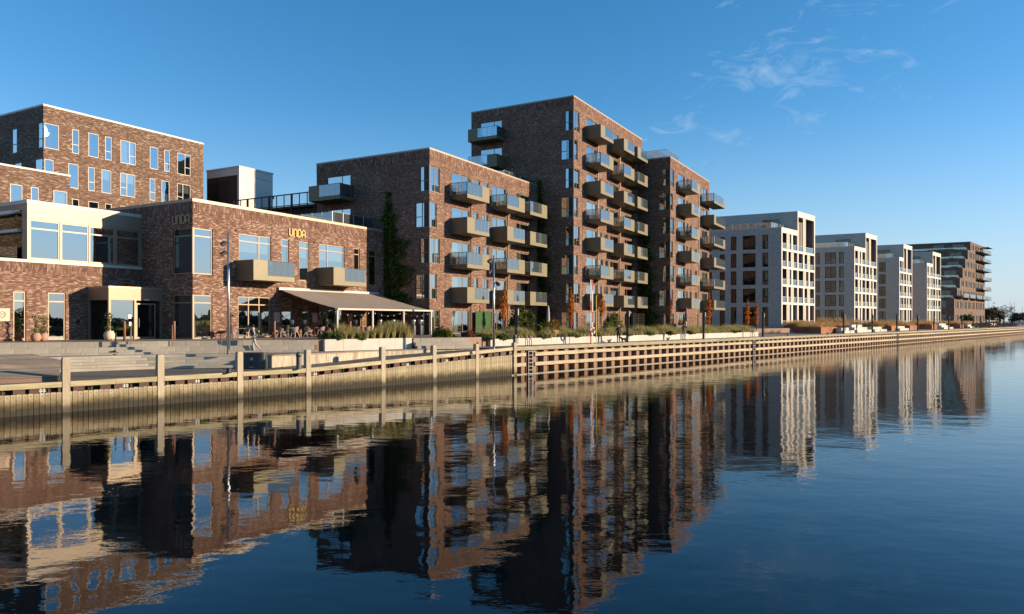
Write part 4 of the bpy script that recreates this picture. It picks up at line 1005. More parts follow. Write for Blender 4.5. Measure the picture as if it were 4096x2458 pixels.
# --- glass balustrades on the roofs
def balustrade(label, org, path, z, h=1.05, step=1.25):
    t_ = thing('roof_balustrade', label, 'balustrade', (org[0], org[1], 0), BA, 'glass balustrades on the roofs')
    for a, b_ in zip(path, path[1:]):
        a, b_ = Vector(a), Vector(b_); n_ = max(1, round((b_ - a).length / step))
        for i in range(n_):
            p, q = a + (b_ - a) * (i / n_), a + (b_ - a) * ((i + 1) / n_); e = (q - p).normalized() * .04
            mb = MB(); mb.bar((p.x + e.x, p.y + e.y, z + h / 2), (q.x - e.x, q.y - e.y, z + h / 2), .016, h - .06); mb.build('glass_panel', 'glass_rail', t_)
            mb = MB(); mb.bar((p.x, p.y, z), (p.x, p.y, z + h + .02), .05); mb.build('post', 'steel_bright', t_)
        mb = MB(); mb.bar((a.x, a.y, z + h + .02), (b_.x, b_.y, z + h + .02), .04); mb.build('handrail', 'frame_bronze', t_)
balustrade('glass balustrade on the cafe roof against the five storey house', (-22.10, 50.70), [(15.2, 7.5), (15.2, 1.4), (20.7, 1.4)], 12.6, 1.25)
balustrade('glass balustrade on the five storey roof against the tower house', (-7.467, 66.3), [(16.2, 7), (16.2, 1.6), (21.3, 1.6)], top2 - .2, 1.2)
balustrade('glass balustrade on the roof of the seven storey house', (21.4, 99.0), [(1.2, 9), (1.2, .8), (7.0, .8)], top4 - .1, 1.35)

# ------------------------------------------------------------------ white houses with loggias, farther along the quay
WA = R(47.96)
SBX, SBY = math.cos(R(102.64)), math.sin(R(102.64))            # side walls follow the street of the brick houses
SDW = (-SBX, -SBY)
LOG = {}
def loggia(parent, a, b_, z0, z1, wide, hgt=0.98, flip=False):
    Wd, Hd = round(b_ - a, 2), round(z1 - z0, 2); key = (Wd, Hd, wide, flip)
    if key not in LOG:
        r_ = MB(); r_.box(.004, Wd - .004, .30, 1.5, .004, Hd - .004, skip='f')
        g = MB(); g.box(.02, Wd - .02, .10, .12, .05, hgt)
        f = MB(); f.bar((.02, .11, hgt), (Wd - .02, .11, hgt), .05)
        n_ = max(2, round(Wd / .8))
        for i in range(n_ + 1): f.bar((.04 + (Wd - .08) * i / n_, .13, .02), (.04 + (Wd - .08) * i / n_, .13, hgt), .035)
        d_ = MB(); x = .3
        while x < Wd - .5: d_.box(x, x + .07, 1.40, 1.48, .02, Hd * .92); x += 1.1
        s_ = None
        if wide:
            s_ = MB(); w_ = 1.45; x0 = Wd * (.30 if flip else .48)
            for i in range(6): s_.box(x0 + i * w_ / 6 + .02, x0 + (i + 1) * w_ / 6 - .02, .05, .08, .03, Hd - .03)
            s_ = s_.mesh('screen', 'brass_mesh')
        LOG[key] = (r_.mesh('loggia', 'loggia_back'), g.mesh('glass_panel', 'glass_rail'), f.mesh('railing', 'frame_pale'), d_.mesh('door_frame', 'frame_dark'), s_)
    m_ = LOG[key]; lo_ = put('loggia', m_[0], parent, (a, 0, z0)); put('glass_panel', m_[1], lo_); put('railing', m_[2], lo_); put('door_frame', m_[3], lo_)
    if m_[4]: put('screen', m_[4], lo_)

def white_house(org, width, split, label, cols, two=True, depth=24.0):
    root = thing('white_house', label, 'building', (org[0], org[1], 0), WA, 'white loggia houses')
    zf = [20.85 - 3.72 - 3.2 * k for k in range(5)]             # loggia floor heights, top storey first: 17.13 ...
    h = []; logs = []
    sp = split
    for k, z in enumerate(zf):
        z0, z1 = z, z + 2.78
        if k == 4: z0 = 3.2
        wd = width - sp - .25
        A = [(.45, .45 + (sp - .9) * .30), (.45 + (sp - .9) * .40, sp - .1)] if k % 2 else [(.45, .45 + (sp - .9) * .62), (.45 + (sp - .9) * .72, sp - .1)]
        B_ = [(sp + .45, sp + .45 + (wd - .5) * .28), (sp + .45 + (wd - .5) * .36, width - .35)] if k % 2 else [(sp + .45, sp + .45 + (wd - .5) * .62), (sp + .45 + (wd - .5) * .70, width - .35)]
        use = A + (B_ if k else [])
        for a, b_ in use: h.append((a, b_, z0, z1)); logs.append((a, b_, z0, z1, b_ - a > 3.0, bool(k % 2)))
    ph = (sp + .35, width - .45, zf[0], 23.45); h.append(ph); logs.append((*ph, True, True))
    wl = MB()
    lowh = [q for q in h if q[1] <= sp]; hih = [q for q in h if q[0] > sp]
    facade(wl, None, (0, 0), (1, 0), 0, sp, 1.6, 20.70, lowh, rev=.30)
    facade(wl, None, (0, 0), (1, 0), sp, width, 1.6, 24.35, hih, rev=.30)
    wl.build('front_wall', 'render_white', root)
    sw = MB(); holes = []
    for k, z in enumerate(zf):
        za, zb = (z - .05, z + 2.49) if k < 4 else (3.25, 6.67)
        for a, b_, kind in cols: holes.append((-b_, -a, za, zb, kind, k))
    facade(sw, None, (0, 0), SDW, -depth, 0, 1.6, 20.70, [q[:4] for q in holes])
    pw = (-6.3, -3.2, 21.0, 23.2)
    facade(sw, None, (sp, 0), SDW, -depth, 0, 20.70, 24.35, [pw])
    q = lambda u, w_: (u + SBX * w_, SBY * w_)
    e0, e1 = q(width, 0), q(width, depth)
    sw.face([(e0[0], e0[1], 1.6), (e1[0], e1[1], 1.6), (e1[0], e1[1], 24.35), (e0[0], e0[1], 24.35)])
    e2_ = q(0, depth); sw.face([(e1[0], e1[1], 1.6), (e2_[0], e2_[1], 1.6), (e2_[0], e2_[1], 24.35), (e1[0], e1[1], 24.35)])
    sw.build('side_wall', 'brick_white', root)
    for za, poly in ((20.70, [q(-.03, -.03), q(sp - .003, -.03), q(sp - .003, depth), q(-.03, depth)]), (24.35, [q(sp - .03, -.03), q(width + .03, -.03), q(width + .03, depth), q(sp - .03, depth)])):
        mb = MB(); mb.prism(poly, za, za + .15); mb.build('roof', 'cap_pale', root)
    for a, b_, z0, z1, wide, fl in logs: loggia(root, a, b_, z0, z1, wide, flip=fl)
    for a, b_, za, zb, kind, k in holes:
        wd = b_ - a
        vm = (wd * .52,) if kind == 'w' else (); hm = ((.85, wd * .52 if k % 2 else .06, wd - .06 if k % 2 else wd * .52),) if kind == 'w' else ()
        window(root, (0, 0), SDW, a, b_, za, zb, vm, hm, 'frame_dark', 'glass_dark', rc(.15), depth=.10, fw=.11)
    window(root, (sp, 0), SDW, *pw, (1.5,), (), 'frame_dark', 'glass_dark', None, depth=.10)
    bal = [(q(.7, 13.0), q(.7, 2.0)), (q(.7, 2.0), q(sp - .1, 2.0))]
    for a, b_ in bal:
        a, b_ = Vector(a), Vector(b_); n_ = max(2, round((b_ - a).length / 1.3))
        for i in range(n_):
            p_, r_ = a + (b_ - a) * (i / n_), a + (b_ - a) * ((i + 1) / n_); e = (r_ - p_).normalized() * .05
            mb = MB(); mb.bar((p_.x + e.x, p_.y + e.y, 21.4), (r_.x - e.x, r_.y - e.y, 21.4), .02, 1.0); mb.build('glass_panel', 'glass_rail', root)
            mb = MB(); mb.bar((p_.x, p_.y, 20.85), (p_.x, p_.y, 21.95), .06); mb.build('balustrade_post', 'frame_pale', root)
    return root
white_house((47.83, 130.0), 16.4, 7.55, 'white loggia house nearest, right behind the brick houses', [(2.26, 3.27, 'n'), (4.45, 6.7, 'w'), (7.84, 8.84, 'n'), (9.93, 10.85, 'n'), (12.3, 14.4, 'w')])
white_house((76.2, 163.0), 16.8, 8.0, 'second white loggia house, partly behind the nearest white one', [(2.14, 3.13, 'n'), (3.76, 6.05, 'w'), (7.14, 8.14, 'n')])
white_house((101.0, 191.0), 12.7, 4.1, 'third white loggia house, with one column of side windows', [(3.2, 4.7, 'w'), (6.0, 8.0, 'w')])
white_house((119.0, 210.0), 16.8, 6.7, 'farthest white loggia house, in front of the stepped brown block', [(6.2, 7.2, 'n')])

# --- stepped brown block at the far end
sb5 = thing('stepped_block', 'brown brick block stepping back storey by storey at far end', 'building', (161.48, 258.0, 0), WA)
tops = [11.5, 15.1, 18.6, 22.2, 25.5, 28.9, 32.1]; u0s = [-25.8, -21.4, -17.3, -12.9, -8.6, -4.4, 0.0]
zb = 2.0
q = lambda u, w_: (u + SBX * w_, SBY * w_)
for k, (tz, u0) in enumerate(zip(tops, u0s)):
    fz, ft = (tz - 2.75, tz - .75)
    rows = [(fz, ft)] if k else [(4.0, 6.2), (fz - .5, ft)]
    hf = []; u = u0 + 1.0; j = 0
    while u < 25:
        wdt = .95 if j % 3 else 1.5
        hf += [(u, u + wdt, a, b_) for a, b_ in rows]
        u += wdt + (.55 if j % 2 else 1.6); j += 1
    hs_ = [(-5.5, -1.8, fz - .6, ft), (-11.5, -8.0, fz - .6, ft)] if k else [(-6.0, -2.2, fz - .3, ft + .2), (-6.0, -2.2, 3.2, 6.4)]
    wl = MB(); facade(wl, None, (u0, 0), (1, 0), 0, 26.5 - u0, zb, tz, [(a - u0, b_ - u0, c_, d_) for a, b_, c_, d_ in hf], rev=.12)
    facade(wl, None, (u0, 0), SDW, -20, 0, zb, tz, hs_, rev=.12)
    e0, e1 = q(26.5, 0), q(26.5, 20)
    wl.face([(e0[0], e0[1], zb), (e1[0], e1[1], zb), (e1[0], e1[1], tz), (e0[0], e0[1], tz)])
    wl.face([(*q(u0, 0), tz), (*q(26.5, 0), tz), (*q(26.5, 20), tz), (*q(u0, 20), tz)])
    wl.build('storey_wall', 'brick_far', sb5)
    for a, b_, c_, d_ in hf: window(sb5, (0, 0), (1, 0), a, b_, c_, d_, (), (), 'frame_bronze', 'glass_window', rc(.3), depth=.06)
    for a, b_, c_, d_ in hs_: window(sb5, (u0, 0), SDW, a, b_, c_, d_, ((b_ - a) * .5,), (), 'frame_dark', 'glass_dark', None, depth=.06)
    if k < 6:                                                   # planted terrace edge with glass
        n_ = 900; w_ = nrs.uniform(.3, 19, n_); uu = u0 + nrs.uniform(.1, .7, n_)
        blades('terrace_grass', np.stack([uu + SBX * w_, SBY * w_, np.full(n_, tz)], 1), .55, .10, .9, 'grass_tan', sb5)
        mb = MB(); mb.bar((*q(u0 + .9, .6), tz + .5), (*q(u0 + .9, 19), tz + .5), .03, .95); mb.build('glass_panel', 'glass_rail', sb5)
    if k:                                                        # front balconies towards the far corner
        for (a, b_) in ((11.5 - k * .2, 18.0), (18.6, 27.6)) if k > 1 else ((-23, -14), (-12, -3), (0, 9), (11, 18), (19, 27.6)):
            z = tz - 3.25
            mb = MB(); mb.box(a, b_, -2.1, -.005, z, z + .22); bo = mb.build('balcony', 'brown_metal', sb5)
            x = a
            while x < b_ - .6:
                e = min(x + 2.2, b_)
                mb = MB(); mb.box(x + .04, e - .04, -2.08, -2.04, z + .22, z + 1.3); mb.build('glass_panel', 'glass_rail' if rnd.random() < .72 else 'brown_metal', bo); x = e
            mb = MB(); mb.box(b_ - .03, b_, -2.0, -.1, z + .22, z + 1.3); mb.build('glass_panel', 'glass_rail', bo)
    zb = tz
mb = MB(); mb.box(19.0, 27.8, -2.4, -.3, 31.3, 31.45); mb.build('canopy', 'brown_metal', sb5)
mb = MB(); mb.box(9.0, 10.2, 6.5, 8.5, 32.1, 32.9); mb.build('roof_box', 'brick_far', sb5)

# ------------------------------------------------------------------ cafe awning, furniture
def at(xp, D, z=None):
    """plan position on the sight line through photo column xp at depth D"""
    p = ((xp - 2048) / 2930 * D, D)
    return p if z is None else (*p, z)
def B1(u, w_, z=None):
    c_, s__ = math.cos(BA), math.sin(BA)
    p = (-22.10 + u * c_ - w_ * s__, 50.70 + u * s__ + w_ * c_)
    return p if z is None else (*p, z)
aw = thing('terrace_awning', 'wide brown pergola awning over the cafe terrace', 'awning', (-22.10, 50.70, 0), BA)
xs = [7.7, 11.7, 15.65, 19.55]
NS = 14
for i, (a, b_) in enumerate(zip(xs, xs[1:])):
    mb = MB()
    for j in range(NS):
        t0, t1 = j / NS, (j + 1) / NS
        sag = lambda t: -.10 * math.sin(math.pi * t) + (.012 if int(t * NS) % 2 else 0)
        y0, y1 = -.12 - 6.0 * t0, -.12 - 6.0 * t1; z0, z1 = 6.66 - 1.56 * t0 + sag(t0), 6.66 - 1.56 * t1 + sag(t1)
        mb.face([(a + .006, y0, z0), (b_ - .006, y0, z0), (b_ - .006, y1, z1), (a + .006, y1, z1)])
    mb.build('fabric_panel', 'awning_cloth', aw)
for x in xs:
    mb = MB(); mb.bar((x, -.12, 6.50), (x, -6.12, 4.93), .09, .10); mb.build('guide_rail', 'brown_metal' if x == xs[0] else 'frame_tan', aw)
    mb = MB(); mb.bar((x, -6.12, ZT), (x, -6.12, 5.04), .13); mb.build('post', 'frame_pale', aw)
mb = MB(); mb.bar((xs[0] - .08, -6.2, 5.08), (xs[-1] + .08, -6.2, 5.08), .14, .13); mb.build('front_beam', 'frame_pale', aw)
mb = MB(); mb.box(xs[0] - .1, xs[-1] + .1, -.22, -.01, 6.60, 6.82); mb.build('cassette', 'cap_pale', aw)
for i, (a, b_) in enumerate(zip(xs, xs[1:])):                   # string lights under the front beam
    mb = MB(); pts = [(a + (b_ - a) * t / 10, -6.05, 4.92 - .30 * math.sin(math.pi * t / 10)) for t in range(11)]
    mb.tube(pts, .012, 4); st = mb.build('light_string', 'black_metal', aw)
    for p in pts[1:-1:2]:
        mb = MB(); mb.lathe([(.012, -.10), (.035, -.06), (.02, 0)], 6); mb.build('bulb', 'white_paint', st, p)

# chairs and tables
def make_chair():
    t_ = put('terrace_chair', None)
    m_ = MB(); n_ = 10                                            # shell: seat pan flowing into a wrap-round back
    ring = lambda k, r_, z: (r_ * math.cos(math.pi * (1.08 * k / n_ - .04)), r_ * .95 * math.sin(math.pi * (1.08 * k / n_ - .04)), z)
    for k in range(n_):
        top = lambda i: .60 + .23 * math.sin(math.pi * i / n_) ** .8
        m_.face([ring(k, .20, .43), ring(k + 1, .20, .43), ring(k + 1, .29, top(k + 1)), ring(k, .29, top(k))])
        m_.face([ring(k, .29, top(k)), ring(k + 1, .29, top(k + 1)), ring(k + 1, .26, top(k + 1) - .02), ring(k, .26, top(k) - .02)])
        m_.face([ring(k, .26, top(k) - .02), ring(k + 1, .26, top(k + 1) - .02), ring(k + 1, .18, .45), ring(k, .18, .45)])
    m_.prism([(-.22, -.24), (.22, -.24), (.22, .05), (.14, .18), (-.14, .18), (-.22, .05)], .41, .45)
    m_.build('seat_shell', 'chair_mauve', t_, smooth=False)
    for sx, sy in ((-1, -1), (1, -1), (-1, 1), (1, 1)):
        l_ = MB(); l_.tube([(sx * .15, sy * .13, .42), (sx * .25, sy * .24, 0)], [.018, .012], 6); l_.build('leg', 'chair_leg', t_)
    return t_
def make_table():
    t_ = put('terrace_table', None)
    m_ = MB(); m_.box(-.38, .38, -.38, .38, .71, .74); m_.build('table_top', 'table_top', t_)
    m_ = MB(); m_.tube([(0, 0, .03), (0, 0, .71)], .03, 8); m_.build('column', 'steel_bright', t_)
    m_ = MB(); m_.lathe([(.24, 0), (.22, .02), (.03, .035)], 14); m_.build('foot', 'steel_bright', t_)
    return t_
proto_c, proto_t = make_chair(), make_table()
spots = []                                                      # (u, w) of the tables in front of the cafe wall
tabs = [(2.9, -1.15), (7.3, -1.5), (9.6, -2.0), (12.2, -1.7), (14.6, -2.4), (17.0, -2.0), (16.6, -4.6), (11.2, -4.3)]
ordn = ['first', 'second', 'third', 'fourth', 'fifth', 'sixth', 'seventh', 'eighth']
nch = 0
for i, (u, w_) in enumerate(tabs):
    o = proto_t if i == 0 else copy_tree(proto_t)
    x, y = B1(u, w_); o.location = (x, y, ZT + .004); o.rotation_euler.z = BA + R(rnd.uniform(-8, 8))
    tag(o, 'small dark cafe table, %s along the terrace from the left' % ordn[i], 'table', 'cafe terrace tables')
    sides = [(-.72, 0, R(90)), (.72, 0, R(-90)), (0, -.72, R(180)), (0, .72, 0)]
    if i == 0: sides = sides[:2] + [(-1.0, -.55, R(120))]
    for j, (dx, dy, rz) in enumerate(sides):
        o = proto_c if nch == 0 else copy_tree(proto_c)
        x, y = B1(u + dx, w_ + dy); o.location = (x, y, ZT + .004); o.rotation_euler.z = BA + rz + R(rnd.uniform(-14, 14))
        tag(o, 'mauve shell chair on the %s side of the %s cafe table from left' % (('left', 'right', 'water', 'wall')[j], ordn[i]), 'chair', 'mauve terrace chairs'); nch += 1
for i, (u, w_) in enumerate(((8.6, -.55), (10.0, -.5), (15.9, -3.4), (18.7, -2.6), (17.7, -5.6), (19.1, -5.3), (16.0, -.6))):
    t_ = thing('patio_heater', 'grey metal drum heater, %s on the cafe terrace from the left' % ordn[i], 'heater', B1(u, w_, ZT), 0, 'terrace heaters')
    m_ = MB(); m_.lathe([(.20, 0), (.21, .03), (.21, .85), (.19, .9)], 14); m_.build('drum', 'grey_paint', t_, smooth=True)
    m_ = MB(); m_.lathe([(.12, .9), (.14, 1.05), (.20, 1.28), (.20, 1.36), (.06, 1.42)], 14); m_.build('head', 'steel_bright', t_, smooth=True)
for i, (u0, nm) in enumerate(((7.27, 'left of the first window under the awning'), (11.35, 'in the middle of the terrace wall'), (15.62, 'beside the dark terrace door'))):
    m_ = MB(); m_.box(u0, u0 + .53, -.06, -.004, 4.08, 4.86)
    o = m_.build('menu_board', 'pot_cream' if i != 1 else 'cap_pale', None, (-22.10, 50.70, 0), BA); tag(o, 'framed menu board on the cafe wall, ' + nm, 'sign', 'menu boards')
    if i != 1:
        em = MB()
        for k in range(18):
            a, b_ = 2 * math.pi * k / 18, 2 * math.pi * (k + 1) / 18; c0 = u0 + .265
            em.face([(c0 + .15 * math.cos(a), -.063, 4.47 + .22 * math.sin(a)), (c0 + .15 * math.cos(b_), -.063, 4.47 + .22 * math.sin(b_)), (c0 + .125 * math.cos(b_), -.063, 4.47 + .19 * math.sin(b_)), (c0 + .125 * math.cos(a), -.063, 4.47 + .19 * math.sin(a))])
        em.build('oval_print', 'brown_metal', o)

# ------------------------------------------------------------------ street furniture on promenade and terrace
def spot_mast(xp, D, z0, h, label, heads):
    x, y = at(xp, D); t_ = thing('light_mast', label, 'lamp post', (x, y, z0), 0, 'tall steel light masts')
    m_ = MB(); m_.tube([(0, 0, 0), (0, 0, h)], [.10, .055], 12); m_.build('mast', 'steel_bright', t_, smooth=True)
    m_ = MB(); m_.lathe([(.16, 0), (.16, .02), (.11, .04)], 12); m_.build('base_plate', 'steel_bright', t_)
    for z, ax_, sd_ in heads:
        m_ = MB(); m_.bar((0, 0, z), (.22 * sd_, -.05, z), .05); d = Vector((.16 * sd_, -.10, -.16))
        a = Vector((.24 * sd_, -.06, z)); m_.tube([a - d * .6, a - d * .2, a + d * .9], [.05, .11, .14], 10); m_.build('spot_head', 'black_metal', t_)
spot_mast(914, 44.3, ZQ, 7.35, 'tall steel light mast with spot heads in front of cafe', ((6.75, 0, -1), (6.15, 0, -1), (5.45, 0, 1)))
spot_mast(1975, 52.8, ZQ, 6.75, 'tall steel light mast with spot heads by the ramp top', ((6.4, 0, -1), (5.6, 0, -1), (4.75, 0, 1)))

def Sx(xp):
    r_ = (xp - 2048) / 2930; return (31.8 * r_ + 22.2) / (0.672 - 0.741 * r_)
lampx = [2092, 2536, 2839, 3074, 3394, 3508, 3605, 3687, 3751, 3810, 3862, 3906, 3935, 3970, 4001, 4028]
pm_ = MB(); pm_.box(-.09, .09, -.09, .09, 0, 3.25); lm = pm_.mesh('lamp_post', 'black_metal')
hm_ = MB(); hm_.lathe([(.055, 2.45), (.075, 2.47), (.075, 2.95), (.05, 2.98)], 10, .17, -.05); hmm = hm_.mesh('lamp_head', 'frame_pale')
am_ = MB(); am_.tube([(.17, -.05, .2), (.17, -.05, 2.46)], .028, 6); am_.bar((.05, 0, 2.4), (.19, -.05, 2.4), .04); amm = am_.mesh('side_tube', 'black_metal')
num = ['nearest', 'second', 'third', 'fourth', 'fifth', 'sixth', 'seventh', 'eighth', 'ninth', 'tenth', 'eleventh', 'twelfth', 'thirteenth', 'fourteenth', 'fifteenth', 'farthest']
for i, xp in enumerate(lampx):
    x, y = Q(Sx(xp), .75)
    t_ = thing('quay_lamp', 'black square quay lamp post, %s of the row along the water' % num[i], 'lamp post', (x, y, ZQ), 0, 'black lamp posts along the quay')
    put('lamp_post', lm, t_); put('lamp_head', hmm, t_); put('side_tube', amm, t_)

# waste bin with two openings
x, y = at(1019, 42.6)
wb = thing('waste_bin', 'large dark green waste bin with two openings on the landing', 'bin', (x, y, ZL), R(-3))
prof = []
for i in range(24):
    a = 2 * math.pi * i / 24; ca, sa = math.cos(a), math.sin(a)
    prof.append((.70 * math.copysign(abs(ca) ** .45, ca), .36 * math.copysign(abs(sa) ** .45, sa)))
m_ = MB(); m_.prism([(p[0] * .93, p[1] * .93) for p in prof], .0, .08); m_.build('plinth', 'black_metal', wb)
m_ = MB(); m_.prism(prof, .08, .90); m_.build('body', 'bin_green', wb)
m_ = MB(); m_.prism([(p[0] * 1.05, p[1] * 1.08) for p in prof], .90, .96); m_.build('lid', 'grey_paint', wb)
def disc(m_, cx, y, cz, rx, rz, n_=16): m_.face([(cx + rx * math.cos(2 * math.pi * i / n_), y, cz + rz * math.sin(2 * math.pi * i / n_)) for i in range(n_)])
m_ = MB(); disc(m_, -.05, -.364, .76, .13, .07); m_.build('opening', 'black_metal', wb)
m_ = MB(); m_.box(-.18, .06, -.368, -.36, .17, .42); m_.build('hatch', 'black_metal', wb)
m_ = MB(); disc(m_, .45, -.353, .80, .08, .04); m_.build('opening', 'black_metal', wb)
m_ = MB()
for k, hgt in enumerate((.04, .07, .09, .09, .06)): m_.box(-.13 + k * .035, -.108 + k * .035, -.368, -.362, .535, .535 + hgt)
m_.box(-.18, .06, -.368, -.362, .115, .135); m_.box(-.17, .05, -.368, -.362, .66, .672); m_.build('pictogram', 'white_paint', wb)

for xp, D, z0, h, lab in ((1195, 42.3, None, 1.0, 'grey round-topped bollard on the landing beside the ramp wall'), (2059, 57.0, ZQ, .98, 'grey round-topped bollard behind the corner mooring post')):
    x, y = at(xp, D); z0 = z0 if z0 else zdeck(x, y)
    t_ = thing('bollard', lab, 'bollard', (x, y, z0), 0, 'grey bollards')
    m_ = MB(); m_.lathe([(.16, 0), (.16, .03), (.145, .05), (.145, .70), (.13, .74)], 16); m_.build('shaft', 'grey_paint', t_, smooth=True)
    m_ = MB(); m_.lathe([(.16, .72), (.16, .84), (.145, .92), (.10, .98), (.03, 1.0)], 16); m_.build('cap', 'grey_paint', t_, smooth=True)
x, y = at(915, 39.2); m_ = MB(); m_.lathe([(.17, 0), (.14, .02), (.12, .16), (.15, .22), (.12, .25)], 12); tag(m_.build('mooring_stump', 'black_metal', None, (x, y, ZL), smooth=True), 'small black mooring stump at the edge of the landing', 'bollard')
for i, (xp, off, lab) in enumerate(((2690, .5, 'left of the man in the brown jacket'), (3168, .5, 'right end of the white planter'), (3325, .5, 'below the rust red planter'), (2460, .6, 'beside the lifebuoy station'))):
    x, y = Q(Sx(xp), off)
    t_ = thing('mooring_cleat', 'black iron mooring cleat on the quay edge, ' + lab, 'cleat', (x, y, ZQ), QA, 'iron mooring cleats')
    m_ = MB(); m_.lathe([(.16, 0), (.13, .03), (.10, .2)], 10); m_.build('foot', 'black_metal', t_)
    m_ = MB(); m_.tube([(-.28, 0, .26), (-.1, 0, .22), (.12, 0, .24), (.30, 0, .34)], [.06, .09, .09, .05], 8); m_.build('horn', 'black_metal', t_)

for i, (xp, D, lab) in enumerate(((498, 46.2, 'left of the porch door'), (697, 47.6, 'right of the entrance stair'), (1098, 49.3, 'near the walking man'), (1401, 53.0, 'behind the grass planter'))):
    m_ = MB(); m_.lathe([(.075, 0), (.075, 1.22), (.06, 1.25)], 12)
    tag(m_.build('rust_bollard', 'rust_pipe', None, at(xp, D, ZT), smooth=True), 'slim rust brown pipe bollard on the terrace, ' + lab, 'bollard', 'rust pipe bollards')
for i, (xp, D, lab) in enumerate(((524, 45.6, 'left'), (690, 46.6, 'right'))):
    x, y = at(xp, D)
    t_ = thing('stair_handrail', 'flat bronze handrail on the %s side of the entrance stair' % lab, 'handrail', (x, y, ZT), R(25))
    m_ = MB(); m_.bar((0, .5, 0), (0, .5, .98), .06, .02); m_.build('post', 'frame_tan', t_)
    m_ = MB(); m_.bar((.02, -.85, -.72), (.02, -.85, .35), .06, .02); m_.build('post', 'frame_tan', t_)
    m_ = MB(); m_.bar((0, .5, .98), (.02, -.85, .35), .06, .03); m_.build('rail', 'frame_tan', t_)
x, y = at(463, 44.2)
pf = thing('parasol_foot', 'black parasol pole stump on a cross-shaped foot', 'parasol stand', (x, y, ZQ), R(20))
m_ = MB(); m_.tube([(0, 0, .1), (0, 0, 1.32)], .045, 8); m_.build('pole', 'black_metal', pf)
m_ = MB(); m_.lathe([(.55, 0), (.55, .05), (.40, .12), (.08, .22)], 8); m_.build('foot', 'black_metal', pf)

def potted(label, xp, D, z0, r_, h, matn, leafn, ph):
    x, y = at(xp, D); t_ = thing('potted_plant', label, 'plant', (x, y, z0), 0)
    m_ = MB(); m_.lathe([(r_ * .62, 0), (r_ * .9, h * .25), (r_, h * .5), (r_ * .9, h * .8), (r_ * .66, h * .9), (r_ * .82, h), (r_ * .6, h), (r_ * .5, h * .92)], 16); m_.build('pot', matn, t_, smooth=True)
    for k in range(3):
        m_ = MB(); m_.tube([(0, 0, h * .9), (.1 * math.cos(k * 2.1), .1 * math.sin(k * 2.1), h + ph * .5), (.18 * math.cos(k * 2.1 + .4), .18 * math.sin(k * 2.1 + .4), h + ph * .95)], [.015, .01, .005], 5); m_.build('stem', 'bark', t_)
    n_ = 150; th = nrs.uniform(0, 6.28, n_); hh = nrs.uniform(.05, 1, n_); rr = nrs.uniform(.03, .30, n_) * (.55 + .45 * np.sin(hh * 9))
    leaves('foliage', np.stack([rr * np.cos(th), rr * np.sin(th), h + hh * ph], 1), .075, leafn, t_)
potted('left terracotta pot with thin plant against the brick wall', 144, 45.6, ZT, .30, .50, 'terracotta', 'leaf_shrub', 1.1)
potted('right terracotta pot with thin plant against the brick wall', 174, 46.2, ZT, .28, .48, 'terracotta', 'leaf_shrub', 1.0)
potted('cream ribbed pot with leafy plant beside the entrance porch', 437, 47.3, ZT, .34, .62, 'pot_cream', 'leaf_shrub', 1.15)

# rescue station: white and red ladder mast, lifebuoy, yellow boat hook
x, y = Q(Sx(2396), .8)
rs = thing('rescue_station', 'white and red rescue ladder mast on the quay edge', 'rescue mast', (x, y, ZQ), QA)
for sx in (-.13, .13):
    for k in range(6):
        m_ = MB(); m_.bar((sx, 0, k * .95), (sx, 0, (k + 1) * .95 - .004), .07); m_.build('stile', 'white_paint' if (k + (sx > 0)) % 3 else 'red_paint', rs)
for k in range(14):
    m_ = MB(); m_.bar((-.13, 0, .3 + k * .38), (.13, 0, .3 + k * .38), .035); m_.build('rung', 'red_paint', rs)
m_ = MB(); R0, r0 = .30, .075; segs = 24
for i in range(segs):
    for j in range(8):
        def tp(i_, j_):
            a, b_ = 2 * math.pi * i_ / segs, 2 * math.pi * j_ / 8
            return ((R0 + r0 * math.cos(b_)) * math.cos(a), r0 * math.sin(b_), (R0 + r0 * math.cos(b_)) * math.sin(a))
        m_.face([tp(i, j), tp(i + 1, j), tp(i + 1, j + 1), tp(i, j + 1)], 0 if (i // 3) % 2 else 1)
tag(m_.build('lifebuoy', ['white_paint', 'red_paint'], None, (x + .05, y - .2, ZQ + 1.15), QA), 'red and white lifebuoy hanging on the rescue mast', 'lifebuoy')
x2, y2 = Q(Sx(2415), .8); m_ = MB(); m_.tube([(0, 0, 0), (0, 0, 4.3)], .035, 8); m_.tube([(0, 0, 4.25), (.10, 0, 4.4), (.14, 0, 4.3)], .02, 6)
tag(m_.build('boat_hook', 'yellow_paint', None, (x2, y2, ZQ)), 'upright yellow boat hook pole beside the lifebuoy', 'pole')

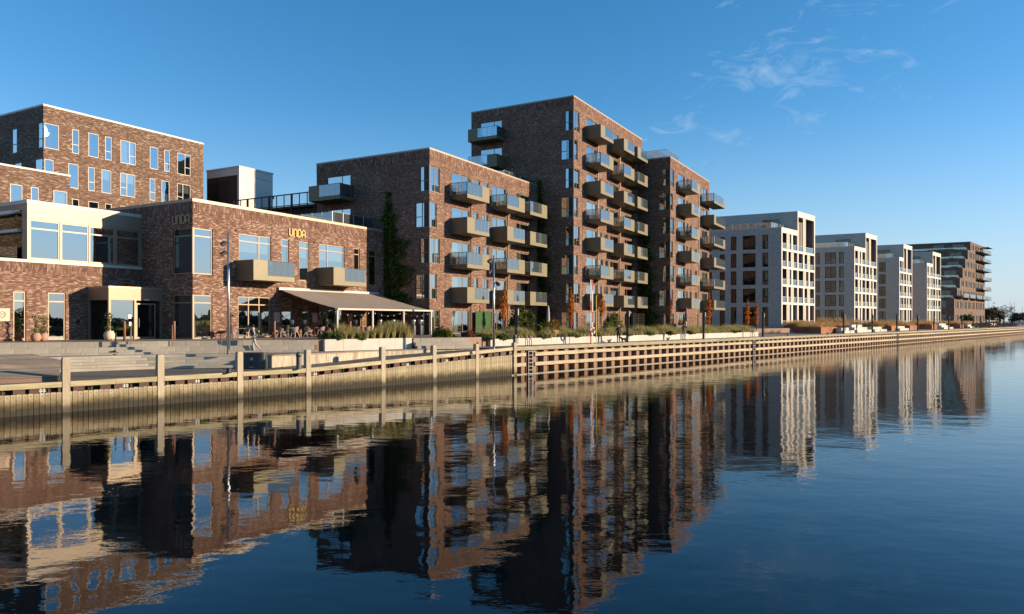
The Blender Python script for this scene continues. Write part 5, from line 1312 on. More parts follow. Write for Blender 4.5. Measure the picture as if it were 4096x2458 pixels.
# curved wooden deck bench at the left picture edge
wd = thing('wooden_deck_bench', 'big sloping wooden deck bench on the landing at left edge', 'bench', (0, 0, 0))
profz = [(0.0, 1.66), (1.1, 1.82), (2.2, 1.98), (2.25, 2.06), (3.3, 2.2), (4.4, 2.33), (5.0, 2.5)]
npk = 34; u_ = 0
e = Vector((.80, .60)); nn = Vector((-.60, .80))
base = Vector(at(236, 33.9))
def zprof(t):
    for (a, za), (b_, zb_) in zip(profz, profz[1:]):
        if a <= t <= b_: return za + (zb_ - za) * (t - a) / (b_ - a)
    return profz[-1][1]
for k in range(npk):
    t0, t1 = 5.0 * k / npk, 5.0 * (k + 1) / npk - .018
    trim = 0.35 * max(0, (k - npk * .62) / (npk * .38)) ** 2 * 4 - t0 * .12
    a = base + nn * t0 - e * trim; b_ = base + nn * t1 - e * trim; ln = 9.0
    a2, b2 = a - e * ln, b_ - e * ln
    m_ = MB(); z0, z1 = zprof(t0), zprof(t1)
    m_.face([(a2.x, a2.y, z0), (a.x, a.y, z0), (b_.x, b_.y, z1), (b2.x, b2.y, z1)])
    m_.face([(a2.x, a2.y, z0 - .04), (a.x, a.y, z0 - .04), (a.x, a.y, z0), (a2.x, a2.y, z0)]); m_.face([(a.x, a.y, z0 - .04), (b_.x, b_.y, z1 - .04), (b_.x, b_.y, z1), (a.x, a.y, z0)])
    m_.build('deck_plank', 'timber_grey', wd)
a = base - nn * .0 - e * .05; b_ = base - e * 9.0; c_ = base + nn * 5.0 - e * 1.2; d_ = base + nn * 5.0 - e * 9
m_ = MB(); m_.face([(b_.x, b_.y, ZL - .1), (a.x, a.y, ZL - .1), (a.x, a.y, 1.60), (b_.x, b_.y, 1.60)]); m_.face([(a.x, a.y, ZL - .1), (c_.x, c_.y, ZL - .1), (c_.x, c_.y, 2.4), (a.x, a.y, 1.60)]); m_.build('steel_skirt', 'pile_steel', wd)

# ------------------------------------------------------------------ planters and planting
def planter_run(root, a, b_, z0, z1, step, thick=.22, matn='concrete_pale', name='planter_panel'):
    a, b_ = Vector(a), Vector(b_); d = (b_ - a).normalized(); L_ = (b_ - a).length; n_ = max(1, round(L_ / step)); rot = math.atan2(d.y, d.x)
    m_ = MB(); m_.box(.006, L_ / n_ - .006, 0, thick, 0, z1 - z0); me = m_.mesh(name, matn)
    for i in range(n_):
        p = a + d * (L_ * i / n_); nn_ = Vector((-d.y, d.x)) * rnd.uniform(-.006, .006)
        put(name, me, root, (p.x + nn_.x, p.y + nn_.y, z0), rot)
def strip_roots(a, b_, w0, w1, n_, z, keep=None):
    a, b_ = np.array(a), np.array(b_); d = (b_ - a) / np.linalg.norm(b_ - a); nn_ = np.array([-d[1], d[0]])
    t_ = nrs.uniform(0, 1, n_); w_ = nrs.uniform(w0, w1, n_)
    # tufts: pull roots to nearby tuft centres
    L_ = np.linalg.norm(b_ - a); tuft = (np.round(t_ * L_ / .55) + .35 * np.sin(np.round(w_ / .5) * 7.1)) * .55 / L_
    t_ = t_ * .35 + tuft * .65
    p = a + (b_ - a) * t_[:, None] + nn_ * w_[:, None]
    return np.column_stack([p, np.full(n_, z)])

lp = thing('grass_planter', 'white concrete planter of tall grass below the cafe awning', 'planter')
PA, PB_, PD = (-12.5, 48.95), (-7.3, 53.45), 1.5
d = (Vector(PB_) - Vector(PA)).normalized(); nP = Vector((-d.y, d.x))
planter_run(lp, PA, PB_, 1.9, 2.95, 1.38)
c1, c2 = Vector(PA) + nP * PD, Vector(PB_) + nP * PD
planter_run(lp, c1, PA, 1.9, 2.95, 1.5); planter_run(lp, PB_, c2, 1.9, 2.95, 1.5)
m_ = MB(); m_.face([(*(Vector(PA) + nP * .2), 2.90), (*(Vector(PB_) + nP * .2), 2.90), (*c2, 2.90), (*c1, 2.90)]); m_.build('soil', 'soil', lp)
tag(blades('ornamental_grass', strip_roots(Vector(PA) + d * 1.6, PB_, .15, 1.4, 9000, 2.88), .92, .022, .55, 'grass_blade'), 'tall feathery grass in the white planter below the awning', 'grass', kind='stuff')

def shrub(label, x, y, z, rx, ry, h, n_, leafn='leaf_shrub', size=.09, name='shrub', cat='shrub', group='low shrubs in the planting beds'):
    t_ = thing(name, label, cat, (x, y, z), 0, group)
    th = nrs.uniform(0, 2 * np.pi, n_); ph = np.arccos(nrs.uniform(-.1, 1, n_)); r_ = nrs.uniform(.55, 1.0, n_) ** .6
    lump = 1 + .22 * np.sin(3 * th + x) * np.sin(4 * ph + y) + .12 * np.sin(7 * th + 2 * x)
    p = np.stack([rx * r_ * lump * np.sin(ph) * np.cos(th), ry * r_ * lump * np.sin(ph) * np.sin(th), h * r_ * lump * np.cos(ph)], 1)
    p[:, 2] = np.maximum(p[:, 2], .02)
    leaves('foliage', p, size, leafn, t_)
    for k in range(3):
        m_ = MB(); m_.tube([(0, 0, 0), (.3 * rx * math.cos(k * 2.1), .3 * ry * math.sin(k * 2.1), h * .7)], [.025, .01], 5); m_.build('stem', 'bark', t_)
x, y = Vector(PA) + d * .9 + nP * .75
shrub('low dark green shrub at the left end of grass planter', x, y, 2.9, .85, .7, .55, 2200, size=.085)
x, y = Vector(PA) + d * 2.6 + nP * .3
shrub('small green shrub in front of the planter grass', x, y, 2.9, .55, .35, .35, 900, size=.08)

pb2 = thing('quay_planter', 'long white concrete planter bed along the promenade', 'planter')
S_A, S_B = 33.4, 83.8
planter_run(pb2, Q(S_A, 2.62), Q(S_B, 2.62), 1.9, 2.74, 1.55)
planter_run(pb2, Q(S_A, 4.2), Q(S_A, 2.62), 1.9, 2.74, 1.55); planter_run(pb2, Q(S_B, 2.62), Q(S_B, 6.2), 1.9, 2.74, 1.55)
m_ = MB(); m_.face([Q(S_A, 2.8, 2.72), Q(S_B, 2.8, 2.72), Q(S_B, 6.2, 2.925), Q(S_A, 4.4, 2.925)]); m_.build('soil', 'soil', pb2)
tag(blades('bed_grass', np.concatenate([strip_roots(Q(S_A + .3, 0), Q(S_B - .2, 0), 2.75, 4.3, 22000, 2.70), strip_roots(Q(S_A + 3, 0), Q(S_B - .2, 0), 4.2, 6.0, 9000, 2.86)]), .70, .028, .85, 'grass_blade'), 'mixed green and tan grass filling the long promenade bed', 'grass', kind='stuff')
bedx = [(1985, 3.1), (2055, 3.0), (2216, 3.1), (2345, 3.2), (2430, 3.3), (2560, 3.2), (2650, 3.1), (2735, 3.0), (2815, 3.1), (2990, 3.2), (3010, 3.4)]
for i, (xp, off) in enumerate(bedx):
    x, y = Q(Sx(xp) + off * .55, off)
    shrub('low dark green shrub, %s in the long promenade bed from the left' % (ordn + num[8:])[i], x, y, 2.72, .95, .55, .42, 1300, size=.095)
x, y = at(1775, 57.6); shrub('rounded yellow-green bush right of the awning', x, y, 2.75, .95, .8, .82, 2600, 'leaf_yellowgreen', .085)
x, y = at(1880, 57.8); shrub('brown withered bush beside the blue pots', x, y, 2.8, .5, .4, .62, 900, 'leaf_autumn_dull', .08)
x, y = at(2085, 67.5); shrub('big dark bush behind the black lamp post', x, y, 2.9, 1.3, 1.0, 2.3, 4200, 'leaf_ivy', .13)
x, y = at(2190, 66.3); shrub('leafy green bush below the closed pink parasol', x, y, 2.9, 1.25, .8, 1.05, 2400, 'leaf_shrub', .12)
x, y = at(2450, 75.5); shrub('tall green garden bush behind the yellow boat hook', x, y, 2.9, .95, .9, 1.9, 2400, 'leaf_shrub', .12)
x, y = at(2612, 82.0); shrub('small green bush in the shade between two houses', x, y, 2.9, .8, .7, .8, 900, 'leaf_green', .12)
# garden pots
def box_pot(label, xp, D, wdt, h, matn, leafn, ph):
    x, y = at(xp, D); t_ = thing('box_planter', label, 'planter', (x, y, 2.9), QA)
    m_ = MB(); m_.box(-wdt / 2, wdt / 2, -.25, .25, 0, h); m_.build('box', matn, t_)
    n_ = 500; p = np.stack([nrs.uniform(-wdt / 2, wdt / 2, n_), nrs.uniform(-.28, .28, n_), h + ph * nrs.uniform(0, 1, n_) ** 1.4], 1); leaves('foliage', p, .09, leafn, t_)
box_pot('terracotta box with red and green flowers in the bed', 2218, 65.2, .95, .50, 'terracotta', 'leaf_flower', .95)
box_pot('small orange clay pot in the bed behind the grass', 2158, 64.5, .28, .45, 'corten', 'leaf_shrub', .5)
box_pot('pale stone box with shrub left of the woman', 2431, 73.5, .85, .55, 'pot_cream', 'leaf_shrub', .6)
box_pot('pale stone box with yellow flowers left of the woman', 2473, 74.2, .75, .55, 'pot_cream', 'leaf_yellowgreen', .4)
for xp, lab in ((1853, 'left'), (1868, 'right')):
    x, y = at(xp, 58.2); m_ = MB(); m_.lathe([(.14, 0), (.20, .3), (.22, .42), (.18, .42)], 12); tag(m_.build('blue_pot', 'blue_pot', None, (x, y, 2.86), smooth=True), '%s one of two deep blue garden pots behind the grass' % lab, 'pot', 'blue garden pots')

# autumn columnar trees
def column_tree(label, xp, D, z0, h, w_, leafn, n_, lean=0.0, bare=.22):
    x, y = at(xp, D); t_ = thing('columnar_tree', label, 'tree', (x, y, z0), 0, 'orange columnar trees')
    m_ = MB(); pts = [(lean * k / 6 * h * .5 + .05 * math.sin(k * 1.7), .04 * math.cos(k * 2.1), h * k / 6 * .97) for k in range(7)]
    m_.tube(pts, [.055 * (1 - k / 7.5) + .012 for k in range(7)], 6); m_.build('trunk', 'bark', t_)
    for k in range(14):
        z = h * (.2 + .72 * k / 14); an = k * 2.4; m_ = MB(); b0 = Vector((lean * z * .5, 0, z)); e_ = b0 + Vector((math.cos(an) * w_ * .42, math.sin(an) * w_ * .42, h * .10)); m_.tube([b0, e_], [.018, .006], 4); m_.build('limb', 'bark', t_)
    zz_ = nrs.uniform(bare, 1.0, n_); cl_ = np.round(zz_ * 16) / 16; th = nrs.uniform(0, 6.28, n_)
    prof = np.clip(np.sin(np.pi * np.clip((zz_ - bare) / (1 - bare), 0, 1) ** .75), .12, 1) * (.75 + .35 * np.sin(cl_ * 37 + xp) + .25 * np.sin(th * 2 + cl_ * 50))
    rr = w_ / 2 * prof * np.sqrt(nrs.uniform(.05, 1, n_))
    p = np.stack([lean * zz_ * h * .5 + rr * np.cos(th), rr * np.sin(th), zz_ * h], 1)
    leaves('crown', p, .10, leafn, t_, aspect=1.4)
column_tree('thin twisted orange tree beside the second steel light mast', 2009, 62.0, 2.85, 4.35, .85, 'leaf_autumn', 900, .10, .30)
column_tree('dense orange columnar tree in front of the tower house corner', 2283, 73.5, 2.85, 4.75, .80, 'leaf_autumn', 1900, .0, .12)
column_tree('orange tree half hidden behind the rescue mast', 2404, 77.5, 2.85, 4.2, .95, 'leaf_autumn', 1000, .04, .45)
column_tree('slender dull brown columnar tree left of the black parasol', 2680, 87.0, 2.85, 4.6, .62, 'leaf_autumn_dull', 900, .0, .20)
column_tree('leaning orange columnar tree beside the third lamp post', 2833, 91.5, 2.85, 5.1, .85, 'leaf_autumn', 1700, .05, .10)
column_tree('left one of two orange trees before the white house', 2990, 103.0, 2.85, 4.4, .85, 'leaf_autumn', 1300, .0, .12)
column_tree('right one of two orange trees before the white house', 3026, 104.5, 2.85, 4.1, .80, 'leaf_autumn', 1300, .0, .12)

# ivy on the shaded side walls
def ivy(label, org, prof, n_, seed):
    """prof: (z, w centre, width) knots on the side wall"""
    t_ = thing('wall_ivy', label, 'ivy', (org[0], org[1], 0), BA, 'ivy on the shaded walls')
    zs = np.array([k[0] for k in prof]); u_ = nrs.uniform(0, 1, n_)
    ar = np.interp(np.linspace(0, 1, 200), np.linspace(0, 1, len(prof)), [k[2] for k in prof]); cdf = np.cumsum(ar); cdf /= cdf[-1]
    z = np.interp(u_, cdf, np.linspace(zs[0], zs[-1], 200))
    c_ = np.interp(z, zs, [k[1] for k in prof]); wd_ = np.interp(z, zs, [k[2] for k in prof]) * (.8 + .35 * np.sin(z * 2.3 + seed) + .2 * np.sin(z * 5.1))
    w_ = c_ + np.clip(nrs.normal(0, .55, n_), -1.2, 1.2) * wd_ * .82
    out_ = np.abs(nrs.normal(0, .13, n_)) + .02
    leaves('foliage', np.stack([-out_, w_, z], 1), .19, 'leaf_ivy', t_)
    m_ = MB(); m_.tube([(-.03, prof[0][1], prof[0][0]), (-.03, prof[len(prof) // 2][1], prof[len(prof) // 2][0]), (-.03, prof[-1][1], prof[-1][0])], [.05, .035, .01], 5); m_.build('stem', 'bark', t_)
ivy('tall dark ivy on the wall of the five storey house', (-7.467, 66.3), [(3.0, 4.0, 2.0), (6.5, 4.1, 2.1), (9.5, 4.3, 2.4), (12.2, 4.5, 1.7), (13.8, 4.6, .8), (16.2, 4.65, .35)], 7000, 1)
ivy('narrow dark ivy on the wall of the eight storey tower house', (6.97, 82.8), [(3.0, 4.0, 1.6), (8.0, 4.1, 1.4), (13.0, 4.2, 1.2), (18.0, 4.3, .9), (20.5, 4.3, .4)], 4200, 2)
ivy('brownish ivy on the wall of the seven storey house', (21.4, 99.0), [(3.0, 3.3, 2.4), (8.0, 3.4, 1.7), (13.0, 3.4, 1.2), (17.0, 3.5, .5)], 3600, 3)

# steel trellises in front of the ground floor flats
def trellis(label, org, u0, u1, w_, z0, z1, green=False):
    t_ = thing('garden_trellis', label, 'trellis', (org[0], org[1], 0), BA, 'ground floor garden trellises')
    for x in (u0, (u0 + u1) / 2, u1):
        m_ = MB(); m_.bar((x, w_, z0), (x, w_, z1), .07); m_.build('upright', 'brown_metal', t_)
    n_ = 11
    for k in range(n_):
        z = z0 + .08 + (z1 - z0 - .12) * k / (n_ - 1); m_ = MB(); m_.bar((u0, w_ - .03, z), (u1, w_ - .03, z), .028); m_.build('crossbar', 'brown_metal', t_)
    if green:
        m_ = MB(); m_.box(u0 + .05, u1 - .05, w_ + .02, w_ + .05, z0 + .05, z1 - .05); m_.build('green_backing', 'green_panel', t_)
trellis('trellis with bright green backing on the five storey house', (-7.467, 66.3), 7.25, 10.3, -.35, 2.95, 5.15, True)
trellis('steel trellis at the left window of the tower house', (6.97, 82.8), 1.5, 6.3, -1.6, 2.95, 5.15)
trellis('steel trellis at the right window of the tower house', (6.97, 82.8), 15.0, 19.1, -1.6, 2.95, 5.15)
trellis('steel trellis on the seven storey house behind the black parasol', (21.4, 99.0), 7.6, 13.6, -1.6, 2.95, 5.15)
for xp, D, h, matn, lab in ((2193, 68.5, 2.75, 'cloth_parasol', 'closed pale pink parasol beside the flower box'), (2745, 91.0, 3.0, 'black_metal', 'closed black parasol in front of steel trellis')):
    x, y = at(xp, D); t_ = thing('closed_parasol', lab, 'parasol', (x, y, 2.9), 0)
    m_ = MB(); m_.tube([(0, 0, 0), (0, 0, h)], .025, 6); m_.build('pole', 'steel_bright', t_)
    m_ = MB(); m_.lathe([(.10, h * .42), (.15, h * .47), (.14, h * .7), (.09, h * .92), (.02, h)], 9); m_.build('folded_canopy', matn, t_)
x, y = at(2716, 89.5); m_ = MB(); m_.box(-1.0, 1.0, -.2, .2, 0, .75); m_.box(-1.0, -.8, -.2, .6, 0, .95); m_.box(.8, 1.0, -.2, .6, 0, .95); tag(m_.build('garden_sofa', 'black_metal', None, (x, y, 2.9), QA), 'black garden sofa below the closed black parasol', 'sofa')

# balcony furniture: small chairs, tables and plants seen through the glass
def balc_set(org, u, z, k):
    c_, s__ = math.cos(BA), math.sin(BA); x, y = org[0] + u * c_ + 1.1 * s__, org[1] + u * s__ - 1.1 * c_
    return x, y, z
bf = [((-7.467, 66.3), 5.0, 15.71 + .345, 'five storey', 'top', 'left'), ((-7.467, 66.3), 12.6, 9.16 + .345, 'five storey', 'third floor', 'middle'), ((-7.467, 66.3), 5.6, 9.16 + .345, 'five storey', 'third floor', 'left'), ((-7.467, 66.3), 13.4, 12.43 + .345, 'five storey', 'fourth floor', 'middle'),
      ((6.97, 82.8), 5.0, 22.25 + .345, 'eight storey', 'seventh floor', 'left'), ((6.97, 82.8), 12.2, 22.25 + .345, 'eight storey', 'seventh floor', 'middle'), ((6.97, 82.8), 5.2, 15.71 + .345, 'eight storey', 'fifth floor', 'left'), ((6.97, 82.8), 12.3, 9.16 + .345, 'eight storey', 'third floor', 'middle'),
      ((21.4, 99.0), 5.2, 22.25 + .345, 'seven storey', 'top', 'left'), ((21.4, 99.0), 5.3, 15.71 + .345, 'seven storey', 'fifth floor', 'left'), ((21.4, 99.0), 5.2, 9.16 + .345, 'seven storey', 'third floor', 'left'), ((-22.1, 50.7), 6.2, 7.16 + .345, 'cafe', 'first floor', 'left'), ((-22.1, 50.7), 14.4, 7.14 + .345, 'cafe', 'first floor', 'right')]
for i, (org, u, z, hn, fl_, sd_) in enumerate(bf):
    o = copy_tree(proto_c); o.name = 'balcony_chair'; o.location = balc_set(org, u, z, i); o.rotation_euler.z = BA + R(rnd.uniform(0, 360))
    for ch in o.children: pass
    tag(o, 'shell chair on the %s %s balcony of the %s house' % (fl_, sd_, hn), 'chair', 'chairs on the balconies')
    if i < 11:
        o = copy_tree(proto_t); o.name = 'balcony_table'; o.location = balc_set(org, u + .8, z, i); o.rotation_euler.z = BA
        tag(o, 'small table on the %s %s balcony of the %s house' % (fl_, sd_, hn), 'table', 'tables on the balconies')

# ------------------------------------------------------------------ plaza in front of the white houses
def corten(label, xp, D, ln, dp, h, grass=True, z0=ZQ):
    x, y = at(xp, D); t_ = thing('corten_planter', label, 'planter', (x, y, z0), WA, 'rust red steel planters')
    n_ = max(1, round(ln / 2.2)); wd_ = ln / n_
    for k in range(n_):
        m_ = MB(); m_.box(k * wd_ + .012, (k + 1) * wd_ - .012, 0, .08, 0, h); m_.build('steel_panel', 'corten', t_)
    m_ = MB(); m_.box(.012, .09, .08, dp, 0, h); m_.box(ln - .09, ln - .012, .08, dp, 0, h); m_.box(.09, ln - .09, dp - .08, dp, 0, h); m_.build('steel_sides', 'corten', t_)
    m_ = MB(); m_.face([(.08, .08, h - .08), (ln - .08, .08, h - .08), (ln - .08, dp - .08, h - .08), (.08, dp - .08, h - .08)]); m_.build('soil', 'soil', t_)
    if grass:
        q_ = 2600; r_ = np.stack([nrs.uniform(.2, ln - .2, q_), nrs.uniform(.2, dp - .2, q_), np.full(q_, h - .1)], 1)
        blades('grass', r_, .72, .03, .8, 'grass_tan', t_)
corten('nearest rust red planter by the quay with tan grass', 3284, 115.0, 7.6, 4.2, 1.02)
corten('rust red planter at the corner of the nearest white house', 3214, 126.0, 4.5, 3.4, .85, True, 2.6)
corten('rust red planter behind the nearest one on the plaza', 3370, 128.0, 6.5, 5.5, 1.1)
corten('rust red planter left of the seventh quay lamp', 3566, 150.0, 4.6, 4.5, 1.0)
corten('rust red planter right of the seventh quay lamp', 3640, 160.0, 6.2, 5.0, 1.0)
corten('rust red planter left of the ninth quay lamp', 3728, 172.0, 5.2, 5.5, 1.15)
corten('rust red planter between tenth and eleventh quay lamps', 3842, 196.0, 4.2, 4.0, 1.0)
corten('farthest rust red planter on the plaza', 3871, 205.0, 4.5, 4.0, 1.0)
def grassbank(label, xp, D, rx, ry, h, n_, z0=2.9):
    x, y = at(xp, D); th, r_ = nrs.uniform(0, 6.28, n_), np.sqrt(nrs.uniform(0, 1, n_))
    tag(blades('grass_bank', np.stack([rx * r_ * np.cos(th), ry * r_ * np.sin(th), np.full(n_, 0)], 1), h, .05, .6, 'grass_tan', None, (x, y, z0)), label, 'grass', kind='stuff')
grassbank('bank of tan grass before the second white house', 3345, 138, 4.2, 1.4, 1.45, 2600)
grassbank('bank of tan grass left of the sixth quay lamp', 3480, 150, 2.8, 1.2, 1.15, 1600)
grassbank('bank of tan grass before the third white house', 3575, 165, 3.6, 1.3, 1.2, 1800)
grassbank('bank of tan grass before the farthest white house', 3705, 185, 4.2, 1.4, 1.25, 1800)
grassbank('bank of tan grass before the stepped brown block', 3815, 212, 5.0, 1.4, 1.1, 1800)
def bench(label, xp, D, ln, tiers=2):
    x, y = at(xp, D); t_ = thing('stone_bench', label, 'bench', (x, y, ZQ), WA, 'white stone seating blocks')
    for k in range(tiers):
        m_ = MB(); m_.box(.5 * k, ln - .9 * k, .62 * k, .62 * k + .9, 0, .45 * (k + 1)); m_.build('block', 'concrete_pale', t_)
bench('white stepped stone bench left of the fifth quay lamp', 3378, 118, 5.0)
bench('white stepped stone bench behind the woman in blue', 3430, 126, 8.5, 3)
bench('white stepped stone bench left of the seventh quay lamp, low', 3500, 134, 7.5)
bench('white stepped stone bench beside the seventh quay lamp', 3600, 152, 7.0)
bench('white stepped stone bench left of the tenth quay lamp', 3776, 178, 10.0, 3)
bench('white stepped stone bench right of the eleventh quay lamp', 3880, 204, 6.0)
x, y = at(3960, 240); m_ = MB(); m_.box(0, 14, 0, .5, 0, 1.2); m_.box(-4, 12, -.6, 1.2, 1.9, 2.05); tag(m_.build('garden_wall', 'concrete_pale', None, (x, y, ZQ), WA), 'long low white garden wall before the stepped brown block', 'wall')

# ------------------------------------------------------------------ far end of the quay
def far_tree(label, xp, D, z0, h, w_, leafn, n_, size, bare=False, gap=.35):
    x, y = at(xp, D); t_ = thing('far_tree', label, 'tree', (x, y, z0), 0)
    m_ = MB(); m_.tube([(0, 0, 0), (.1, 0, h * .25), (0, .1, h * .5)], [.28, .22, .14], 7); m_.build('trunk', 'bark', t_)
    m_ = MB()
    def br(p, dr, ln, rad, lev):
        e_ = p + dr * ln; m_.tube([p, e_], [rad, rad * .6], 4, cap=False)
        if lev:
            for _ in range(3 if lev < 3 else 4):
                nd_ = (dr + Vector((rnd.uniform(-1, 1), rnd.uniform(-1, 1), rnd.uniform(-.25, .6))) * .75).normalized(); br(e_, nd_, ln * rnd.uniform(.6, .8), rad * .6, lev - 1)
    for k in range(5): br(Vector((0, 0, h * (.22 + .05 * k))), Vector((math.cos(k * 1.3) * .8, math.sin(k * 1.3) * .8, .6)).normalized(), w_ * .22, .10, 4 if bare else 2)
    m_.build('limbs', 'bark', t_)
    if n_:
        cs = np.array([[rnd.uniform(-.5, .5) * w_ * .8, rnd.uniform(-.5, .5) * w_ * .8, h * rnd.uniform(.35, .9)] for _ in range(16)])
        p = cs[nrs.randint(0, 16, n_)] + nrs.normal(0, 1, (n_, 3)) * np.array([w_ * .10, w_ * .10, h * .08]); leaves('crown', p, size, leafn, t_)
far_tree('bare spreading tree at the far right end of the quay', 4010, 300, 3.0, 7.6, 9.5, 'leaf_far', 500, .30, True)
far_tree('dark evergreen tree behind the end of the stepped block', 3965, 292, 3.0, 6.6, 7.0, 'leaf_far', 3200, .38)
far_tree('brownish tree left of the far evergreen', 3945, 285, 3.0, 5.8, 4.5, 'leaf_far', 1800, .35)
far_tree('low dark tree at the right picture edge', 4075, 330, 3.0, 4.6, 8.0, 'leaf_far', 2600, .38)
far_tree('dark leafy tree before the stepped brown block', 3868, 225, 3.0, 3.6, 3.0, 'leaf_green', 900, .28)
mastx = [(3953, 1195, 'first'), (3972, 1210, 'second'), (4040, 1205, 'third'), (4047, 1212, 'fourth'), (4058, 1206, 'fifth'), (4089, 1230, 'sixth')]
for xp, yt, nm in mastx:
    D = 345; h = (1284 - yt) * D / 2930 + 2.0
    m_ = MB(); m_.tube([(0, 0, 0), (0, 0, h)], [.11, .06], 6); m_.bar((-.8, 0, h * .55), (.8, 0, h * .55), .06)
    tag(m_.build('boat_mast', 'grey_paint', None, at(xp, D, 2.2)), 'thin sailing boat mast behind the trees, %s from the left' % nm, 'mast', 'far sailing boat masts')
x, y = at(4004, 270); ki = thing('quay_hut', 'small pale hut with grey roof at far quay end', 'hut', (x, y, ZQ), WA)
m_ = MB(); m_.box(0, 2.6, 0, 3, 0, 1.5); m_.build('wall', 'concrete_pale', ki)
m_ = MB(); m_.box(-.1, 2.7, -.1, 3.1, 1.5, 2.6); m_.build('roof', 'grey_paint', ki)
for i, (xp, D, lab) in enumerate(((4062, 310, 'left'), (4083, 316, 'right'))):
    x, y = at(xp, D); t_ = thing('parked_car', '%s one of two blue parked cars at the far right' % lab, 'car', (x, y, 2.6), R(10), 'parked cars at the far end')
    m_ = MB(); pr = [(-2.1, .3), (2.1, .3), (2.1, .8), (1.3, .95), (.7, 1.45), (-1.0, 1.45), (-1.7, .95), (-2.1, .85)]
    for p, q_ in zip(pr, pr[1:] + pr[:1]): m_.face([(p[0], -.85, p[1]), (q_[0], -.85, q_[1]), (q_[0], .85, q_[1]), (p[0], .85, p[1])])
    m_.face([(p[0], -.85, p[1]) for p in pr]); m_.face([(p[0], .85, p[1]) for p in reversed(pr)]); m_.build('body', 'blue_pot', t_)
    for sx in (-1.3, 1.3):
        m_ = MB(); m_.tube([(sx, -.9, .32), (sx, .9, .32)], .32, 12); m_.build('wheel', 'black_metal', t_)
n_ = 5000; s_ = nrs.uniform(215, 320, n_); of = nrs.uniform(6, 11, n_)
pts = np.array([Q(a, b_) for a, b_ in zip(s_, of)]); h_ = nrs.uniform(0, 1, n_) ** 1.5 * (1.0 + .5 * np.sin(s_ * .9))
tag(leaves('far_hedge', np.column_stack([pts, ZQ + h_]), .32, 'leaf_far'), 'low dark hedge along the far end of the quay', 'hedge', kind='stuff')

# ------------------------------------------------------------------ people
def person(label, loc, rot, H_, joints, cols, hair, extra=None):
    """joints: posed skeleton for a 1.75 m figure; one skinned surface, coloured by body zone, plus hair"""
    t_ = thing('person', label, 'person', loc, rot)
    k = H_ / 1.75
    V, E, Rr, zone = [], [], [], []
    idx = {}
    for nme, (p, r_, par, z) in joints.items():
        idx[nme] = len(V); V.append([c_ * k for c_ in p]); Rr.append(tuple(q_ * k for q_ in r_) if isinstance(r_, tuple) else r_ * k); zone.append(z)
        if par: E.append((idx[par], idx[nme]))
    me = bpy.data.meshes.new('skeleton'); me.from_pydata(V, E, []); me.update()
    o = bpy.data.objects.new('skeleton', me); col.objects.link(o)
    md = o.modifiers.new('skin', 'SKIN'); md.use_smooth_shade = True
    sv = me.skin_vertices[0].data
    for i, r_ in enumerate(Rr):
        r2 = r_ if isinstance(r_, tuple) else (r_, r_); sv[i].radius = (r2[0], r2[1]); sv[i].use_root = (i == 0)
    sub = o.modifiers.new('sub', 'SUBSURF'); sub.levels = 2; sub.render_levels = 2
    bpy.context.view_layer.update()
    dg = bpy.context.evaluated_depsgraph_get()
    nm_ = bpy.data.meshes.new_from_object(o.evaluated_get(dg)); nm_.name = 'body'
    bpy.data.objects.remove(o); nm_.materials.clear()
    for c_ in cols: nm_.materials.append(MATS[c_])
    Vn = np.array(V)
    rad_ = [r_ if not isinstance(r_, tuple) else max(r_) for r_ in Rr]; segs = [(np.array(V[a]), np.array(V[b_]), zone[b_], rad_[a], rad_[b_]) for a, b_ in E]
    for pl in nm_.polygons:
        c_ = np.array(pl.center); best = (1e9, 0)
        for a, b_, z, ra_, rb_ in segs:
            ab = b_ - a; tt = np.clip(np.dot(c_ - a, ab) / max(1e-9, np.dot(ab, ab)), 0, 1); dd = np.linalg.norm(c_ - a - ab * tt) - (ra_ + (rb_ - ra_) * tt)
            if dd < best[0]: best = (dd, z)
        pl.material_index = best[1]; pl.use_smooth = True
    put('body', nm_, t_)
    hd = Vector(joints['head_top'][0]) * k
    m_ = MB(); hr_ = hair[1] * k
    m_.lathe([(hr_ * .45, -hr_ * .9), (hr_ * .95, -hr_ * .35), (hr_, .0), (hr_ * .8, hr_ * .55), (hr_ * .3, hr_ * .85)], 12); m_.build('hair', hair[0], t_, (hd.x, hd.y + .02 * k, hd.z - hr_ * .25), smooth=True)
    m_ = MB(); fd = Vector(joints['head'][0]) * k
    for sx in (-.032, .032): m_.box(fd.x + (sx - .011) * k, fd.x + (sx + .011) * k, fd.y - .098 * k, fd.y - .085 * k, fd.z + .015 * k, fd.z + .03 * k)
    m_.build('eyes', 'black_metal', t_)
    m_ = MB(); m_.face([(fd.x - .015 * k, fd.y - .09 * k, fd.z - .03 * k), (fd.x + .015 * k, fd.y - .09 * k, fd.z - .03 * k), (fd.x, fd.y - .09 * k, fd.z + .015 * k)]); m_.face([(fd.x - .015 * k, fd.y - .09 * k, fd.z - .03 * k), (fd.x, fd.y - .118 * k, fd.z - .025 * k), (fd.x, fd.y - .09 * k, fd.z + .015 * k)]); m_.face([(fd.x + .015 * k, fd.y - .09 * k, fd.z - .03 * k), (fd.x, fd.y - .118 * k, fd.z - .025 * k), (fd.x, fd.y - .09 * k, fd.z + .015 * k)]); m_.build('nose', cols[0], t_)
    return t_
